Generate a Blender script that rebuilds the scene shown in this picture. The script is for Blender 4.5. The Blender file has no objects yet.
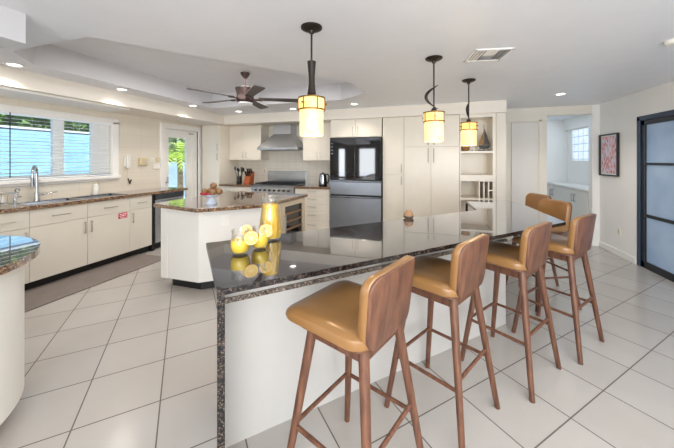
import bpy, bmesh, math, random
from mathutils import Vector, Matrix
random.seed(7)
scn = bpy.context.scene
COL = scn.collection
PI = math.pi

# ------------------------------------------------------------------ materials
def lin(c):
    return tuple(((x/12.92) if x <= .04045 else ((x+.055)/1.055)**2.4) for x in c)
def rgb(r, g, b):
    return lin((r/255, g/255, b/255)) + (1,)
MATS = {}
class NT:
    def __init__(s, name):
        s.m = bpy.data.materials.new(name); s.m.use_nodes = True
        s.t = s.m.node_tree; s.b = s.t.nodes['Principled BSDF']
        s.out = s.t.nodes['Material Output']
    def n(s, typ, **kw):
        x = s.t.nodes.new(typ)
        for k, v in kw.items():
            if k in x.inputs: x.inputs[k].default_value = v
            else: setattr(x, k, v)
        return x
    def l(s, a, b): s.t.links.new(a, b)
    def ramp(s, fac, stops, interp='LINEAR'):
        r = s.n('ShaderNodeValToRGB'); e = r.color_ramp.elements
        r.color_ramp.interpolation = interp
        while len(e) < len(stops): e.new(.5)
        for el, (p, c) in zip(e, stops): el.position = p; el.color = c
        s.l(fac, r.inputs['Fac']); return r.outputs['Color']
    def coords(s, scale=(1,1,1), rot=(0,0,0), kind='Object'):
        tc = s.n('ShaderNodeTexCoord'); mp = s.n('ShaderNodeMapping')
        mp.inputs['Scale'].default_value = scale; mp.inputs['Rotation'].default_value = rot
        s.l(tc.outputs[kind], mp.inputs['Vector']); return mp.outputs['Vector']
    def noise(s, vec, scale, detail=3, rough=.5):
        x = s.n('ShaderNodeTexNoise', Scale=scale, Detail=detail, Roughness=rough); s.l(vec, x.inputs['Vector']); return x.outputs['Fac']
    def bump(s, h, strength=.1, dist=.01):
        x = s.n('ShaderNodeBump', Strength=strength, Distance=dist); s.l(h, x.inputs['Height']); s.l(x.outputs['Normal'], s.b.inputs['Normal'])

def plain(name, col, rough=.5, metal=0, spec=None, coat=0, vary=.03, ior=None):
    t = NT(name); b = t.b
    b.inputs['Roughness'].default_value = rough; b.inputs['Metallic'].default_value = metal
    if coat: b.inputs['Coat Weight'].default_value = coat; b.inputs['Coat Roughness'].default_value = .05
    if ior: b.inputs['IOR'].default_value = ior
    f = t.noise(t.coords(), 6, 2)
    c0 = tuple(x*(1-vary) for x in col[:3])+(1,); c1 = tuple(min(1, x*(1+vary)) for x in col[:3])+(1,)
    t.l(t.ramp(f, [(.3, c0), (.7, c1)]), b.inputs['Base Color'])
    MATS[name] = t.m; return t.m

def emit(name, col, strength):
    t = NT(name); t.b.inputs['Base Color'].default_value = col
    t.b.inputs['Emission Color'].default_value = col; t.b.inputs['Emission Strength'].default_value = strength
    MATS[name] = t.m

def granite(name, stops, rough, scale, ior=1.6, coat=.6, mirror=0, fior=2.0):
    t = NT(name); v = t.coords()
    vo = t.n('ShaderNodeTexVoronoi', Scale=scale); t.l(v, vo.inputs['Vector'])
    sep = t.n('ShaderNodeSeparateColor'); t.l(vo.outputs['Color'], sep.inputs['Color'])
    nz = t.noise(v, scale*.35, 6, .7)
    mx = t.n('ShaderNodeMath', operation='ADD'); t.l(sep.outputs[0], mx.inputs[0]); t.l(nz, mx.inputs[1])
    hf = t.n('ShaderNodeMath', operation='MULTIPLY'); t.l(mx.outputs[0], hf.inputs[0]); hf.inputs[1].default_value = .5
    t.l(t.ramp(hf.outputs[0], stops, 'CONSTANT'), t.b.inputs['Base Color'])
    t.b.inputs['Roughness'].default_value = rough; t.b.inputs['IOR'].default_value = ior
    t.b.inputs['Coat Weight'].default_value = coat; t.b.inputs['Coat Roughness'].default_value = .02
    t.b.inputs['Coat IOR'].default_value = 1.7
    if mirror:
        gl = t.n('ShaderNodeBsdfGlossy', Roughness=.015); gl.inputs[0].default_value = (.93,.95,1,1)
        lw = t.n('ShaderNodeFresnel', IOR=fior); ml = t.n('ShaderNodeMath', operation='MULTIPLY_ADD'); t.l(lw.outputs[0], ml.inputs[0]); ml.inputs[1].default_value = 1.05; ml.inputs[2].default_value = mirror; ml.use_clamp = True
        ms = t.n('ShaderNodeMixShader'); t.l(ml.outputs[0], ms.inputs[0]); t.l(t.b.outputs[0], ms.inputs[1]); t.l(gl.outputs[0], ms.inputs[2]); t.l(ms.outputs[0], t.out.inputs['Surface'])
    MATS[name] = t.m

plain('wall', rgb(228,223,212), .7, vary=.01)
plain('wall_dark', rgb(120,114,108), .8)
plain('wall_cool', rgb(238,237,234), .7, vary=.01)
plain('ceiling', rgb(230,233,239), .42, vary=.012)
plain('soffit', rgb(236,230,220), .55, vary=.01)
plain('tray', rgb(206,206,209), .6, vary=.01)  # tray sides darker than the ceiling: shade of the recess put into the colour
plain('leaf_pale', rgb(150,176,128), .6, vary=.25)
plain('pale_blue', rgb(188,216,232), .5, vary=.06)
plain('closet_door', rgb(222,219,214), .6, vary=.01)
plain('soffit_grey', rgb(204,205,209), .6, vary=.01)  # soffit colour darkened as shade, offsetting the added fill light
plain('trim', rgb(242,241,238), .4, vary=.01)
plain('cabinet', rgb(230,223,210), .28, vary=.012)
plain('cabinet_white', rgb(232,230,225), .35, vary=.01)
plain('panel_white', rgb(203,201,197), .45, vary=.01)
plain('toe', rgb(22,21,22), .5)
plain('nickel', rgb(190,184,172), .3, 1)
plain('steel', rgb(190,194,198), .24, 1, vary=.06)
plain('fridge_steel', rgb(158,164,174), .3, .9, vary=.03)
plain('steel_dark', rgb(120,125,132), .25, 1, vary=.05)
plain('chrome', rgb(200,205,210), .12, 1)
plain('black', rgb(18,18,20), .35)
plain('black_gloss', rgb(24,25,28), .04, ior=1.9, vary=.01)
plain('bronze', rgb(48,41,37), .4, .6)
plain('brass_frame', rgb(120,92,48), .4, .7)
plain('fan_blade', rgb(84,76,74), .45)
plain('fan_body', rgb(74,58,54), .35, .6)
plain('mat', rgb(128,118,112), .85, vary=.06)
plain('leather', rgb(144,105,62), .33, coat=.15, vary=.07)
plain('plastic_white', rgb(238,236,230), .35)
plain('plastic_beige', rgb(214,200,160), .45)
plain('red', rgb(206,34,62), .45)
plain('white_print', rgb(250,235,238), .5)
plain('dish_blue', rgb(205,216,232), .2, vary=.08)
plain('fruit_brown', rgb(142,106,70), .55, vary=.18)
plain('fruit_red', rgb(176,24,44), .3, vary=.1)
plain('block_wood', rgb(166,86,44), .45, vary=.12)
plain('knife', rgb(20,20,22), .35)
plain('sail_dark', rgb(58,52,48), .55, vary=.15)
plain('hull', rgb(52,60,56), .5)
plain('ornament_brown', rgb(160,124,92), .6, vary=.2)
plain('basket', rgb(150,110,62), .6, vary=.2)
plain('shelf_wood', rgb(134,104,78), .5, vary=.1)
plain('cream_wood', rgb(206,192,168), .4)
plain('juice', rgb(246,214,74), .25, vary=.02)
plain('juice_orange', rgb(244,198,58), .25, vary=.03)
MATS['juice'].node_tree.nodes['Principled BSDF'].inputs['Emission Color'].default_value = rgb(255,206,60); MATS['juice'].node_tree.nodes['Principled BSDF'].inputs['Emission Strength'].default_value = .06  # slight glow stands in for light passing through the juice
plain('rind', rgb(226,172,36), .4)
plain('pith', rgb(240,222,170), .5)
plain('pulp', rgb(232,186,76), .35, vary=.06)
plain('palm_leaf', rgb(176,212,84), .5, vary=.25)
plain('palm_trunk', rgb(160,140,110), .8, vary=.2)
plain('leaf', rgb(92,132,64), .6, vary=.4)
plain('leaf_warm', rgb(196,160,76), .6, vary=.3)
plain('patio', rgb(206,220,230), .8, vary=.04)
plain('blue_wall', rgb(150,206,238), .6, vary=.12)
plain('pool_blue', rgb(120,196,232), .2, vary=.08)
plain('roof_white', rgb(226,240,250), .7)
plain('slat', rgb(240,246,250), .4, vary=.01)
plain('wand', rgb(40,48,60), .4)
plain('sofa', rgb(90,84,80), .9, vary=.1)
plain('frame_black', rgb(26,27,34), .4)
plain('door_black', rgb(16,20,28), .35)
plain('door_edge_blue', rgb(40,58,80), .35)
emit('lamp_disc', (1, .95, .87, 1), 5)
emit('fan_lens', (.8, .8, .82, 1), .1)
granite('granite_brown', [(0, rgb(56,38,28)), (.34, rgb(112,80,54)), (.46, rgb(160,124,90)), (.56, rgb(74,50,36)), (.68, rgb(186,156,122)), (.8, rgb(120,88,62))], .12, 115, 1.5, 0, .005, 1.5)
granite('granite_gloss', [(0, rgb(56,38,28)), (.34, rgb(112,80,54)), (.46, rgb(160,124,90)), (.56, rgb(74,50,36)), (.68, rgb(186,156,122)), (.8, rgb(120,88,62))], .1, 115, 1.5, 0, .12, 2.1)
granite('granite_black', [(0, rgb(15,15,18)), (.36, rgb(30,28,29)), (.5, rgb(66,56,48)), (.58, rgb(22,22,26)), (.72, rgb(104,88,72)), (.78, rgb(28,30,36))], .1, 170, 1.5, 0, .05, 1.95)
granite('granite_edge', [(0, rgb(14,14,17)), (.34, rgb(32,29,30)), (.46, rgb(74,62,54)), (.52, rgb(20,20,24)), (.68, rgb(110,94,80)), (.74, rgb(30,32,38))], .22, 190, 1.45, 0)
granite('granite_grey', [(0, rgb(58,50,46)), (.34, rgb(120,108,98)), (.5, rgb(84,72,64)), (.62, rgb(168,150,134)), (.76, rgb(96,84,76))], .2, 130, 1.5, .2)

# walnut
t = NT('walnut'); v = t.coords((9, 9, 1.1))
nz = t.noise(v, 4.5, 5, .6)
t.l(t.ramp(nz, [(.3, rgb(74,46,35)), (.5, rgb(104,68,50)), (.7, rgb(124,84,62))]), t.b.inputs['Base Color'])
t.b.inputs['Roughness'].default_value = .38; MATS['walnut'] = t.m
# brushed steel
t = NT('brushed'); v = t.coords((1, 1, 60)); nz = t.noise(v, 5, 3)
t.l(t.ramp(nz, [(.3, rgb(186,189,195)), (.7, rgb(200,203,208))]), t.b.inputs['Base Color'])
t.b.inputs['Metallic'].default_value = .8; t.b.inputs['Roughness'].default_value = .26; MATS['brushed'] = t.m
# floor tile, laid diagonally
t = NT('floor_tile')
geo = t.n('ShaderNodeNewGeometry'); sp = t.n('ShaderNodeSeparateXYZ'); t.l(geo.outputs['Position'], sp.inputs[0])
def mth(op, a, b=None, c=None):
    x = t.n('ShaderNodeMath', operation=op)
    for i, q in enumerate((a, b, c)):
        if q is None: continue
        if isinstance(q, (int, float)): x.inputs[i].default_value = q
        else: t.l(q, x.inputs[i])
    return x.outputs[0]
ca = mth('MULTIPLY', mth('ADD', sp.outputs[0], sp.outputs[1]), .70711)
cb = mth('MULTIPLY', mth('SUBTRACT', sp.outputs[1], sp.outputs[0]), .70711)
SA, SB = .395, .392
ua = mth('DIVIDE', mth('ADD', ca, .125 + 40*SA), SA); ub = mth('DIVIDE', mth('ADD', cb, -.781 + 40*SB), SB)
def edge(u): 
    f = mth('FRACT', u); return mth('MINIMUM', f, mth('SUBTRACT', 1.0, f))
gm = mth('MINIMUM', edge(ua), edge(ub))
gr = mth('LESS_THAN', gm, .0085)
cmb = t.n('ShaderNodeCombineXYZ'); t.l(mth('FLOOR', ua), cmb.inputs[0]); t.l(mth('FLOOR', ub), cmb.inputs[1])
wn = t.n('ShaderNodeTexWhiteNoise'); t.l(cmb.outputs[0], wn.inputs['Vector'])
nz = t.noise(geo.outputs['Position'], 3.0, 4)
mixv = mth('ADD', mth('MULTIPLY', wn.outputs['Value'], .35), mth('MULTIPLY', nz, .65))
tc = t.ramp(mixv, [(.2, rgb(180,174,167)), (.8, rgb(191,186,180))])
mix = t.n('ShaderNodeMix', data_type='RGBA'); t.l(gr, mix.inputs[0]); t.l(tc, mix.inputs[6]); mix.inputs[7].default_value = rgb(96,86,78)
t.l(mix.outputs[2], t.b.inputs['Base Color'])
t.l(mth('ADD', mth('MULTIPLY', gr, .5), .2), t.b.inputs['Roughness'])
MATS['floor'] = t.m
# white back splash / wall tile
def walltile(name, c, line, sx, sz, off=.5, r=.3, ax='xz'):
    t = NT(name); geo = t.n('ShaderNodeNewGeometry'); sp = t.n('ShaderNodeSeparateXYZ'); t.l(geo.outputs['Position'], sp.inputs[0])
    cm = t.n('ShaderNodeCombineXYZ'); t.l(sp.outputs[0 if ax[0] == 'x' else 1], cm.inputs[0]); t.l(sp.outputs[2], cm.inputs[1])
    br = t.n('ShaderNodeTexBrick'); t.l(cm.outputs[0], br.inputs['Vector']); br.offset = off
    br.inputs['Scale'].default_value = 1; br.inputs['Brick Width'].default_value = sx; br.inputs['Row Height'].default_value = sz
    br.inputs['Mortar Size'].default_value = .003; br.inputs['Color1'].default_value = c; br.inputs['Color2'].default_value = tuple(x*.97 for x in c[:3])+(1,)
    br.inputs['Mortar'].default_value = line
    t.l(br.outputs['Color'], t.b.inputs['Base Color']); t.b.inputs['Roughness'].default_value = r; MATS[name] = t.m
walltile('splash', rgb(236,230,218), rgb(214,207,194), .152, .152, 0)
walltile('wall_tile_left', rgb(229,222,208), rgb(217,209,195), .30, .20, 0, .35, 'yz')
# glass
def glass(name, col=(1,1,1,1), rough=0, ior=1.45):
    t = NT(name); t.b.inputs['Base Color'].default_value = col; t.b.inputs['Transmission Weight'].default_value = 1
    t.b.inputs['Roughness'].default_value = rough; t.b.inputs['IOR'].default_value = ior; MATS[name] = t.m
t = NT('window_glass'); tr = t.n('ShaderNodeBsdfTransparent'); gl = t.n('ShaderNodeBsdfGlossy', Roughness=.02)
ms = t.n('ShaderNodeMixShader'); ms.inputs[0].default_value = .06
t.l(tr.outputs[0], ms.inputs[1]); t.l(gl.outputs[0], ms.inputs[2]); t.l(ms.outputs[0], t.out.inputs['Surface']); MATS['window_glass'] = t.m
t = NT('drink_glass'); tr = t.n('ShaderNodeBsdfTransparent'); tr.inputs[0].default_value = (.995,.995,.99,1); gl = t.n('ShaderNodeBsdfGlossy', Roughness=.03)
lw = t.n('ShaderNodeLayerWeight', Blend=.35); ml = t.n('ShaderNodeMath', operation='MULTIPLY_ADD'); t.l(lw.outputs['Fresnel'], ml.inputs[0]); ml.inputs[1].default_value = .4; ml.inputs[2].default_value = .02
ms = t.n('ShaderNodeMixShader'); t.l(ml.outputs[0], ms.inputs[0]); t.l(tr.outputs[0], ms.inputs[1]); t.l(gl.outputs[0], ms.inputs[2]); t.l(ms.outputs[0], t.out.inputs['Surface']); MATS['drink_glass'] = t.m
# frosted door glass
t = NT('frosted'); v = t.coords(); nz = t.noise(v, 2.2, 2)
t.l(t.ramp(nz, [(.3, rgb(136,160,190)), (.7, rgb(164,184,206))]), t.b.inputs['Base Color'])
t.b.inputs['Roughness'].default_value = .35; t.b.inputs['Emission Color'].default_value = rgb(150,176,210); t.b.inputs['Emission Strength'].default_value = .12  # faint blue emission stands in for light behind the pane
MATS['frosted'] = t.m
# glass block
t = NT('glass_block'); geo = t.n('ShaderNodeNewGeometry'); sp = t.n('ShaderNodeSeparateXYZ'); t.l(geo.outputs['Position'], sp.inputs[0])
cm = t.n('ShaderNodeCombineXYZ'); t.l(sp.outputs[1], cm.inputs[0]); t.l(sp.outputs[2], cm.inputs[1])
br = t.n('ShaderNodeTexBrick'); br.offset = 0; t.l(cm.outputs[0], br.inputs['Vector']); br.inputs['Scale'].default_value = 1
br.inputs['Brick Width'].default_value = .19; br.inputs['Row Height'].default_value = .1575; br.inputs['Mortar Size'].default_value = .012
br.inputs['Color1'].default_value = rgb(214,230,242); br.inputs['Color2'].default_value = rgb(228,240,248); br.inputs['Mortar'].default_value = rgb(178,192,204)
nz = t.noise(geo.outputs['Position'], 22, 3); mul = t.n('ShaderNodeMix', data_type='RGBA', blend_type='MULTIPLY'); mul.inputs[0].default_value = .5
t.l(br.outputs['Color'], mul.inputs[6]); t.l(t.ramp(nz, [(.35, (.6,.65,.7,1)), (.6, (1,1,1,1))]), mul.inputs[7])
t.l(mul.outputs[2], t.b.inputs['Base Color']); t.l(mul.outputs[2], t.b.inputs['Emission Color']); t.b.inputs['Emission Strength'].default_value = .55  # blocks emit their own colour in place of daylight coming through
t.b.inputs['Roughness'].default_value = .1; MATS['glass_block'] = t.m
# alabaster
def alab(name, c0, c1, e):
    t = NT(name); nz = t.noise(t.coords(), 9, 5, .65); col = t.ramp(nz, [(.35, c0), (.6, c1)])
    t.l(col, t.b.inputs['Base Color']); t.l(col, t.b.inputs['Emission Color']); t.b.inputs['Emission Strength'].default_value = e
    t.b.inputs['Roughness'].default_value = .4; MATS[name] = t.m
alab('alabaster', rgb(252,198,118), rgb(255,226,160), .78)
alab('amber_glass', rgb(240,188,104), rgb(252,216,140), .66)
# picture: pink petals on pale ground
t = NT('art'); v = t.coords((1, 1, 1)); 
wv = t.n('ShaderNodeTexVoronoi', Scale=16); wv.feature = 'F1'; t.l(t.coords((1,2.2,.8), (.5,0,0)), wv.inputs['Vector'])
nz = t.noise(v, 9, 4, .6); ad = t.n('ShaderNodeMath', operation='ADD'); t.l(wv.outputs['Distance'], ad.inputs[0]); t.l(nz, ad.inputs[1])
hf = t.n('ShaderNodeMath', operation='MULTIPLY', **{}); t.l(ad.outputs[0], hf.inputs[0]); hf.inputs[1].default_value = .6
t.l(t.ramp(hf.outputs[0], [(.34, rgb(130,70,72)), (.46, rgb(210,128,122)), (.58, rgb(228,178,180)), (.72, rgb(218,214,230))]), t.b.inputs['Base Color'])
t.b.inputs['Roughness'].default_value = .3; MATS['art'] = t.m

M = MATS
# ------------------------------------------------------------------ builders
OFF = {}
class MB:
    """collects shapes in one bmesh; frame maps local (u, n, z) to the world"""
    def __init__(s, frame=None): s.bm = bmesh.new(); s.f = frame or (lambda p: Vector(p)); s.mi = 0
    def v(s, p): return s.bm.verts.new(s.f(p))
    def face(s, vs):
        try:
            f = s.bm.faces.new(vs); f.material_index = s.mi; return f
        except ValueError: return None
    def box(s, a, b, taper=None):
        x0, x1 = sorted((a[0], b[0])); y0, y1 = sorted((a[1], b[1])); z0, z1 = sorted((a[2], b[2]))
        q = [s.v(p) for p in ((x0,y0,z0),(x1,y0,z0),(x1,y1,z0),(x0,y1,z0),(x0,y0,z1),(x1,y0,z1),(x1,y1,z1),(x0,y1,z1))]
        for i in ((0,3,2,1),(4,5,6,7),(0,1,5,4),(1,2,6,5),(2,3,7,6),(3,0,4,7)): s.face([q[k] for k in i])
        return s
    def hexa(s, bot, top):
        n = len(bot); B = [s.v(p) for p in bot]; T = [s.v(p) for p in top]
        s.face(B[::-1]); s.face(T)
        for i in range(n): s.face([B[i], B[(i+1)%n], T[(i+1)%n], T[i]])
        return s
    def prism(s, poly, z0, z1): return s.hexa([(x,y,z0) for x,y in poly], [(x,y,z1) for x,y in poly])
    def tube(s, p0, p1, r0, r1=None, seg=12, caps=True):
        r1 = r0 if r1 is None else r1
        p0, p1 = Vector(p0), Vector(p1); d = (p1-p0).normalized()
        a = d.orthogonal().normalized(); b = d.cross(a)
        R = []
        for p, r in ((p0, r0), (p1, r1)):
            R.append([s.v(p + r*(math.cos(2*PI*i/seg)*a + math.sin(2*PI*i/seg)*b)) for i in range(seg)])
        for i in range(seg): s.face([R[0][i], R[0][(i+1)%seg], R[1][(i+1)%seg], R[1][i]])
        if caps: s.face(R[0][::-1]); s.face(R[1])
        return s
    def path(s, pts, rad, seg=8, closed=False):
        pts = [Vector(p) for p in pts]; n = len(pts); R = []; prev = None
        for i, p in enumerate(pts):
            d = (pts[min(i+1, n-1)] - pts[max(i-1, 0)]).normalized()
            a = d.orthogonal().normalized() if prev is None else (prev - prev.dot(d)*d).normalized()
            prev = a; b = d.cross(a); r = rad[i] if isinstance(rad, (list, tuple)) else rad
            R.append([s.v(p + r*(math.cos(2*PI*k/seg)*a + math.sin(2*PI*k/seg)*b)) for k in range(seg)])
        for i in range(n-1):
            for k in range(seg): s.face([R[i][k], R[i][(k+1)%seg], R[i+1][(k+1)%seg], R[i+1][k]])
        s.face(R[0][::-1]); s.face(R[-1]); return s
    def lathe(s, prof, c=(0,0,0), seg=24, cap0=True, cap1=True):
        R = [[s.v((c[0]+r*math.cos(2*PI*k/seg), c[1]+r*math.sin(2*PI*k/seg), c[2]+z)) for k in range(seg)] for r, z in prof]
        for i in range(len(R)-1):
            for k in range(seg): s.face([R[i][k], R[i][(k+1)%seg], R[i+1][(k+1)%seg], R[i+1][k]])
        if cap0: s.face(R[0][::-1])
        if cap1: s.face(R[-1])
        return s
    def ball(s, c, r, sz=1, seg=12, rings=8):
        prof = [(max(1e-4, r*math.sin(PI*i/rings)), -r*sz*math.cos(PI*i/rings)) for i in range(rings+1)]
        return s.lathe(prof, c, seg)
    def pillow(s, outline, prof, fn):
        """outline(inset) -> list of 2-D points; prof: (inset, depth) loops; fn(a, b, depth) -> point"""
        R = [[s.v(fn(a, b, d)) for a, b in outline(i)] for i, d in prof]; n = len(R[0])
        for i in range(len(R)-1):
            for k in range(n): s.face([R[i][k], R[i][(k+1)%n], R[i+1][(k+1)%n], R[i+1][k]])
        s.face(R[0][::-1]); s.face(R[-1]); return s
    def build(s, name, mat, parent=None, smooth=False, bevel=0, bseg=2, off=None, subd=0):
        bmesh.ops.recalc_face_normals(s.bm, faces=s.bm.faces)
        o_ = OFF.get(parent.name, Vector((0,0,0))) if parent else (Vector(off) if off else Vector((0,0,0)))
        if o_.length: bmesh.ops.translate(s.bm, verts=s.bm.verts, vec=-o_)
        me = bpy.data.meshes.new(name); s.bm.to_mesh(me); s.bm.free()
        for mm in (mat if isinstance(mat, (list, tuple)) else [mat]): me.materials.append(M[mm])
        o = bpy.data.objects.new(name, me); COL.objects.link(o)
        if parent: o.parent = parent
        elif o_.length: o.location = o_
        OFF[o.name] = o_
        if smooth:
            for p in me.polygons: p.use_smooth = True
            me.set_sharp_from_angle(angle=math.radians(38))
        if bevel:
            b = o.modifiers.new('Bevel', 'BEVEL'); b.width = bevel; b.segments = bseg; b.limit_method = 'ANGLE'; b.angle_limit = math.radians(40)
        if subd:
            b = o.modifiers.new('Subd', 'SUBSURF'); b.levels = subd; b.render_levels = subd
        return o
def rrect(w, h, r, n=5):
    def f(i):
        W, Hh, R = w/2-i, h/2-i, max(.002, r-i*.6); out = []
        for cx, cy, a0 in ((W-R, Hh-R, 0), (-W+R, Hh-R, 90), (-W+R, -Hh+R, 180), (W-R, -Hh+R, 270)):
            for k in range(n+1):
                a = math.radians(a0+90*k/n); out.append((cx+R*math.cos(a), cy+R*math.sin(a)))
        return out
    return f
def tag(o, label, cat, group=None, kind=None):
    o['label'] = label; o['category'] = cat
    if group: o['group'] = group
    if kind: o['kind'] = kind
    return o
def empty(name, loc, label, cat, group=None, rz=0):
    o = bpy.data.objects.new(name, None); COL.objects.link(o); o.location = loc; o.rotation_euler = (0,0,rz); o.empty_display_size = .1
    OFF[o.name] = Vector(loc); return tag(o, label, cat, group)
def struct(o): o['kind'] = 'structure'; return o
KIDS = lambda o: [c for c in bpy.data.objects if c.parent == o]
def copy_tree(o, parent=None):
    c = o.copy(); COL.objects.link(c); c.parent = parent
    for ch in KIDS(o): copy_tree(ch, c)
    return c
def frame_of(origin, U, N):
    O, U, N = Vector(origin), Vector(U), Vector(N)
    return lambda p: O + U*p[0] + N*p[1] + Vector((0,0,p[2]))

# ------------------------------------------------------------------ camera
TH = math.atan(88/287)
cam = bpy.data.cameras.new('camera'); co = bpy.data.objects.new('camera', cam); COL.objects.link(co)
co.location = (0, 0, 1.40); co.rotation_euler = (PI/2, 0, TH)
cam.sensor_fit = 'HORIZONTAL'; cam.sensor_width = 36; cam.lens = 36*287/674; cam.shift_y = (160-224)/674
cam.clip_start = .02; scn.camera = co

# ------------------------------------------------------------------ shell
CEIL = 2.30
XL, XR, YB, YF, YR = -4.5, 2.71, 5.5, 5.70, -3.6       # left wall, right wall, kitchen back wall, passage front, rear wall
MB().box((-4.7,-3.8,-.08), (4.2,9.2,0)).build('floor', 'floor')['kind'] = 'structure'
# ceiling with the tray opening
TRAY = [(-3.53,1.75), (-3.26,1.48), (-2.35,1.47), (-.83,3.26), (-.76,3.80), (-1.2,4.12), (-3.53,4.12)]
b = MB(); outer = [(-4.6,-3.7), (4.2,-3.7), (4.2,9.2), (-4.6,9.2)]
def tri_fill(b, loops, z):
    es = []
    for lp in loops:
        vs = [b.v((x,y,z)) for x,y in lp]
        for i in range(len(vs)): es.append(b.bm.edges.new((vs[i], vs[(i+1)%len(vs)])))
    bmesh.ops.triangle_fill(b.bm, use_beauty=True, use_dissolve=False, edges=es)
tri_fill(b, [outer, TRAY], CEIL)
struct(b.build('ceiling', 'ceiling'))
b = MB()
for i in range(len(TRAY)):
    p, q = TRAY[i], TRAY[(i+1)%len(TRAY)]
    b.face([b.v((*p,CEIL)), b.v((*q,CEIL)), b.v((*q,2.54)), b.v((*p,2.54))])
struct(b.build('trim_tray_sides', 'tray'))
b = MB(); tri_fill(b, [TRAY], 2.54); struct(b.build('ceiling_tray', 'ceiling'))
# soffits
struct(MB().box((XL,.0,2.12), (-3.865,YB,2.31)).build('trim_soffit_left', 'soffit'))
struct(MB().box((-3.865,4.86,2.12), (1.17,YB,2.31)).build('trim_soffit_back', 'soffit'))
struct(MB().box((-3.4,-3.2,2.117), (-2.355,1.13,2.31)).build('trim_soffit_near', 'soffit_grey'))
struct(MB().box((-4.44,.7,2.095), (-3.95,3.0,2.12)).build('trim_valance', 'trim', bevel=.006))
# left wall with window and door openings
WZ0, WZ1, WY0, WY1 = 1.17, 1.97, .35, 3.13
DY0, DY1, DZ = 4.04, 4.84, 1.98
b = MB()
for a0, a1, z0, z1 in ((-3.6, WY0, 0, CEIL), (WY0, WY1, 0, WZ0), (WY0, WY1, WZ1, CEIL), (WY1, DY0, 0, CEIL), (DY0, DY1, DZ, CEIL), (DY1, 5.6, 0, CEIL)):
    b.box((XL-.12, a0, z0), (XL, a1, z1))
struct(b.build('wall_left', 'wall_tile_left'))
struct(MB().box((XL,YB,0), (1.17,YB+.1,CEIL)).build('wall_back', 'wall'))
struct(MB().prism([(1.032,4.872),(1.17,4.872),(1.17,YF-.001),(1.10,YF-.001),(1.10,4.93),(1.032,4.93)],0,2.119).build('wall_pillar', 'wall', bevel=.012))
# frontal wall with closet door, header and return, passage behind
struct(MB().box((1.17,YF,0), (1.98,YF+.1,CEIL)).box((1.98,YF,2.155), (2.61,YF+.1,CEIL)).build('wall_front', 'wall'))
struct(MB().box((2.61,YF,0), (XR-.0005,YF+.1,CEIL)).build('wall_front_return', 'wall_cool'))
struct(MB().box((XR,4.845,0), (XR+.1,YF+.1,CEIL)).box((XR,2.6,1.975), (XR+.1,4.845,CEIL)).box((XR,-3.6,0), (XR+.1,2.6,CEIL)).build('wall_right', 'wall_cool'))
PX = 3.05
GY0, GY1, GZ0, GZ1 = 6.20, 7.46, 1.39, 2.035
b = MB()
for a0, a1, z0, z1 in ((5.8, GY0, 0, CEIL), (GY0, GY1, 0, GZ0), (GY0, GY1, GZ1, CEIL), (GY1, 7.76, 0, CEIL)): b.box((PX, a0, z0), (PX+.1, a1, z1))
struct(b.build('wall_passage_right', 'wall_cool'))
struct(MB().box((1.5,7.66,0), (PX,7.76,CEIL)).build('wall_passage_end', 'wall_cool'))
struct(MB().box((1.4,YF+.1,0), (1.5,7.76,CEIL)).build('wall_passage_left', 'wall_cool'))
struct(MB().box((2.98,5.8,2.06), (PX,7.66,CEIL)).build('trim_passage_soffit', 'wall_cool'))
# rear wall behind the camera with two tall window openings
b = MB()
for x0, x1, z0, z1 in ((XL, -3.95, 0, CEIL), (-3.95, 2.2, 1.95, CEIL), (-3.95,2.2,0,.3), (-3.65, -2.95, .3, 1.95), (-2.2, -.6, .3, 1.95), (2.2, XR, 0, CEIL)): b.box((x0, YR-.1, z0), (x1, YR, z1))
struct(b.build('wall_rear', 'wall_dark'))
# skirting
struct(MB().box((XR-.014,4.86,0), (XR,YF,.085)).build('baseboard_right', 'trim', bevel=.004))
# window 2: glass block
w2 = struct(MB().box((PX+.02,GY0,GZ0), (PX+.08,GY1,GZ1)).build('window_2', 'glass_block'))
# window 1
w1 = bpy.data.objects.new('window_1', None); COL.objects.link(w1); w1['kind'] = 'structure'; w1.location = (XL, 1.7, WZ0); OFF['window_1'] = Vector(w1.location)
b = MB()
for a0, a1, z0, z1 in ((WY0-.09, WY1+.09, WZ1-.03, WZ1+.05), (WY0-.09, WY0, WZ0, WZ1), (WY1-.005, WY1+.09, WZ0, WZ1)): b.box((XL-.02, a0, z0), (XL+.025, a1, z1))
b.build('window_casing', 'trim', w1, bevel=.006)
b = MB().box((XL-.1,WY0-.09,WZ0-.045), (XL+.06,WY1+.1,WZ0+.0))
b.box((XL-.01,WY0-.09,WZ0-.075), (XL+.025,WY1+.09,WZ0-.045)); b.build('sill', 'trim', w1, bevel=.008)
b = MB()
MUL = [(WY0, WY0+.06), (1.37,1.43), (2.445,2.56), (WY1-.24, WY1)]
for a0, a1 in MUL: b.box((XL-.10,a0,WZ0), (XL-.05,a1,WZ1))
b.box((XL-.10,WY0,WZ0), (XL-.05,WY1,WZ0+.045)).box((XL-.10,WY0,WZ1-.045), (XL-.05,WY1,WZ1))
b.build('window_frame', 'trim', w1, bevel=.004)
MB().box((XL-.078,WY0,WZ0), (XL-.072,WY1,WZ1)).build('pane', 'window_glass', w1)
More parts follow.
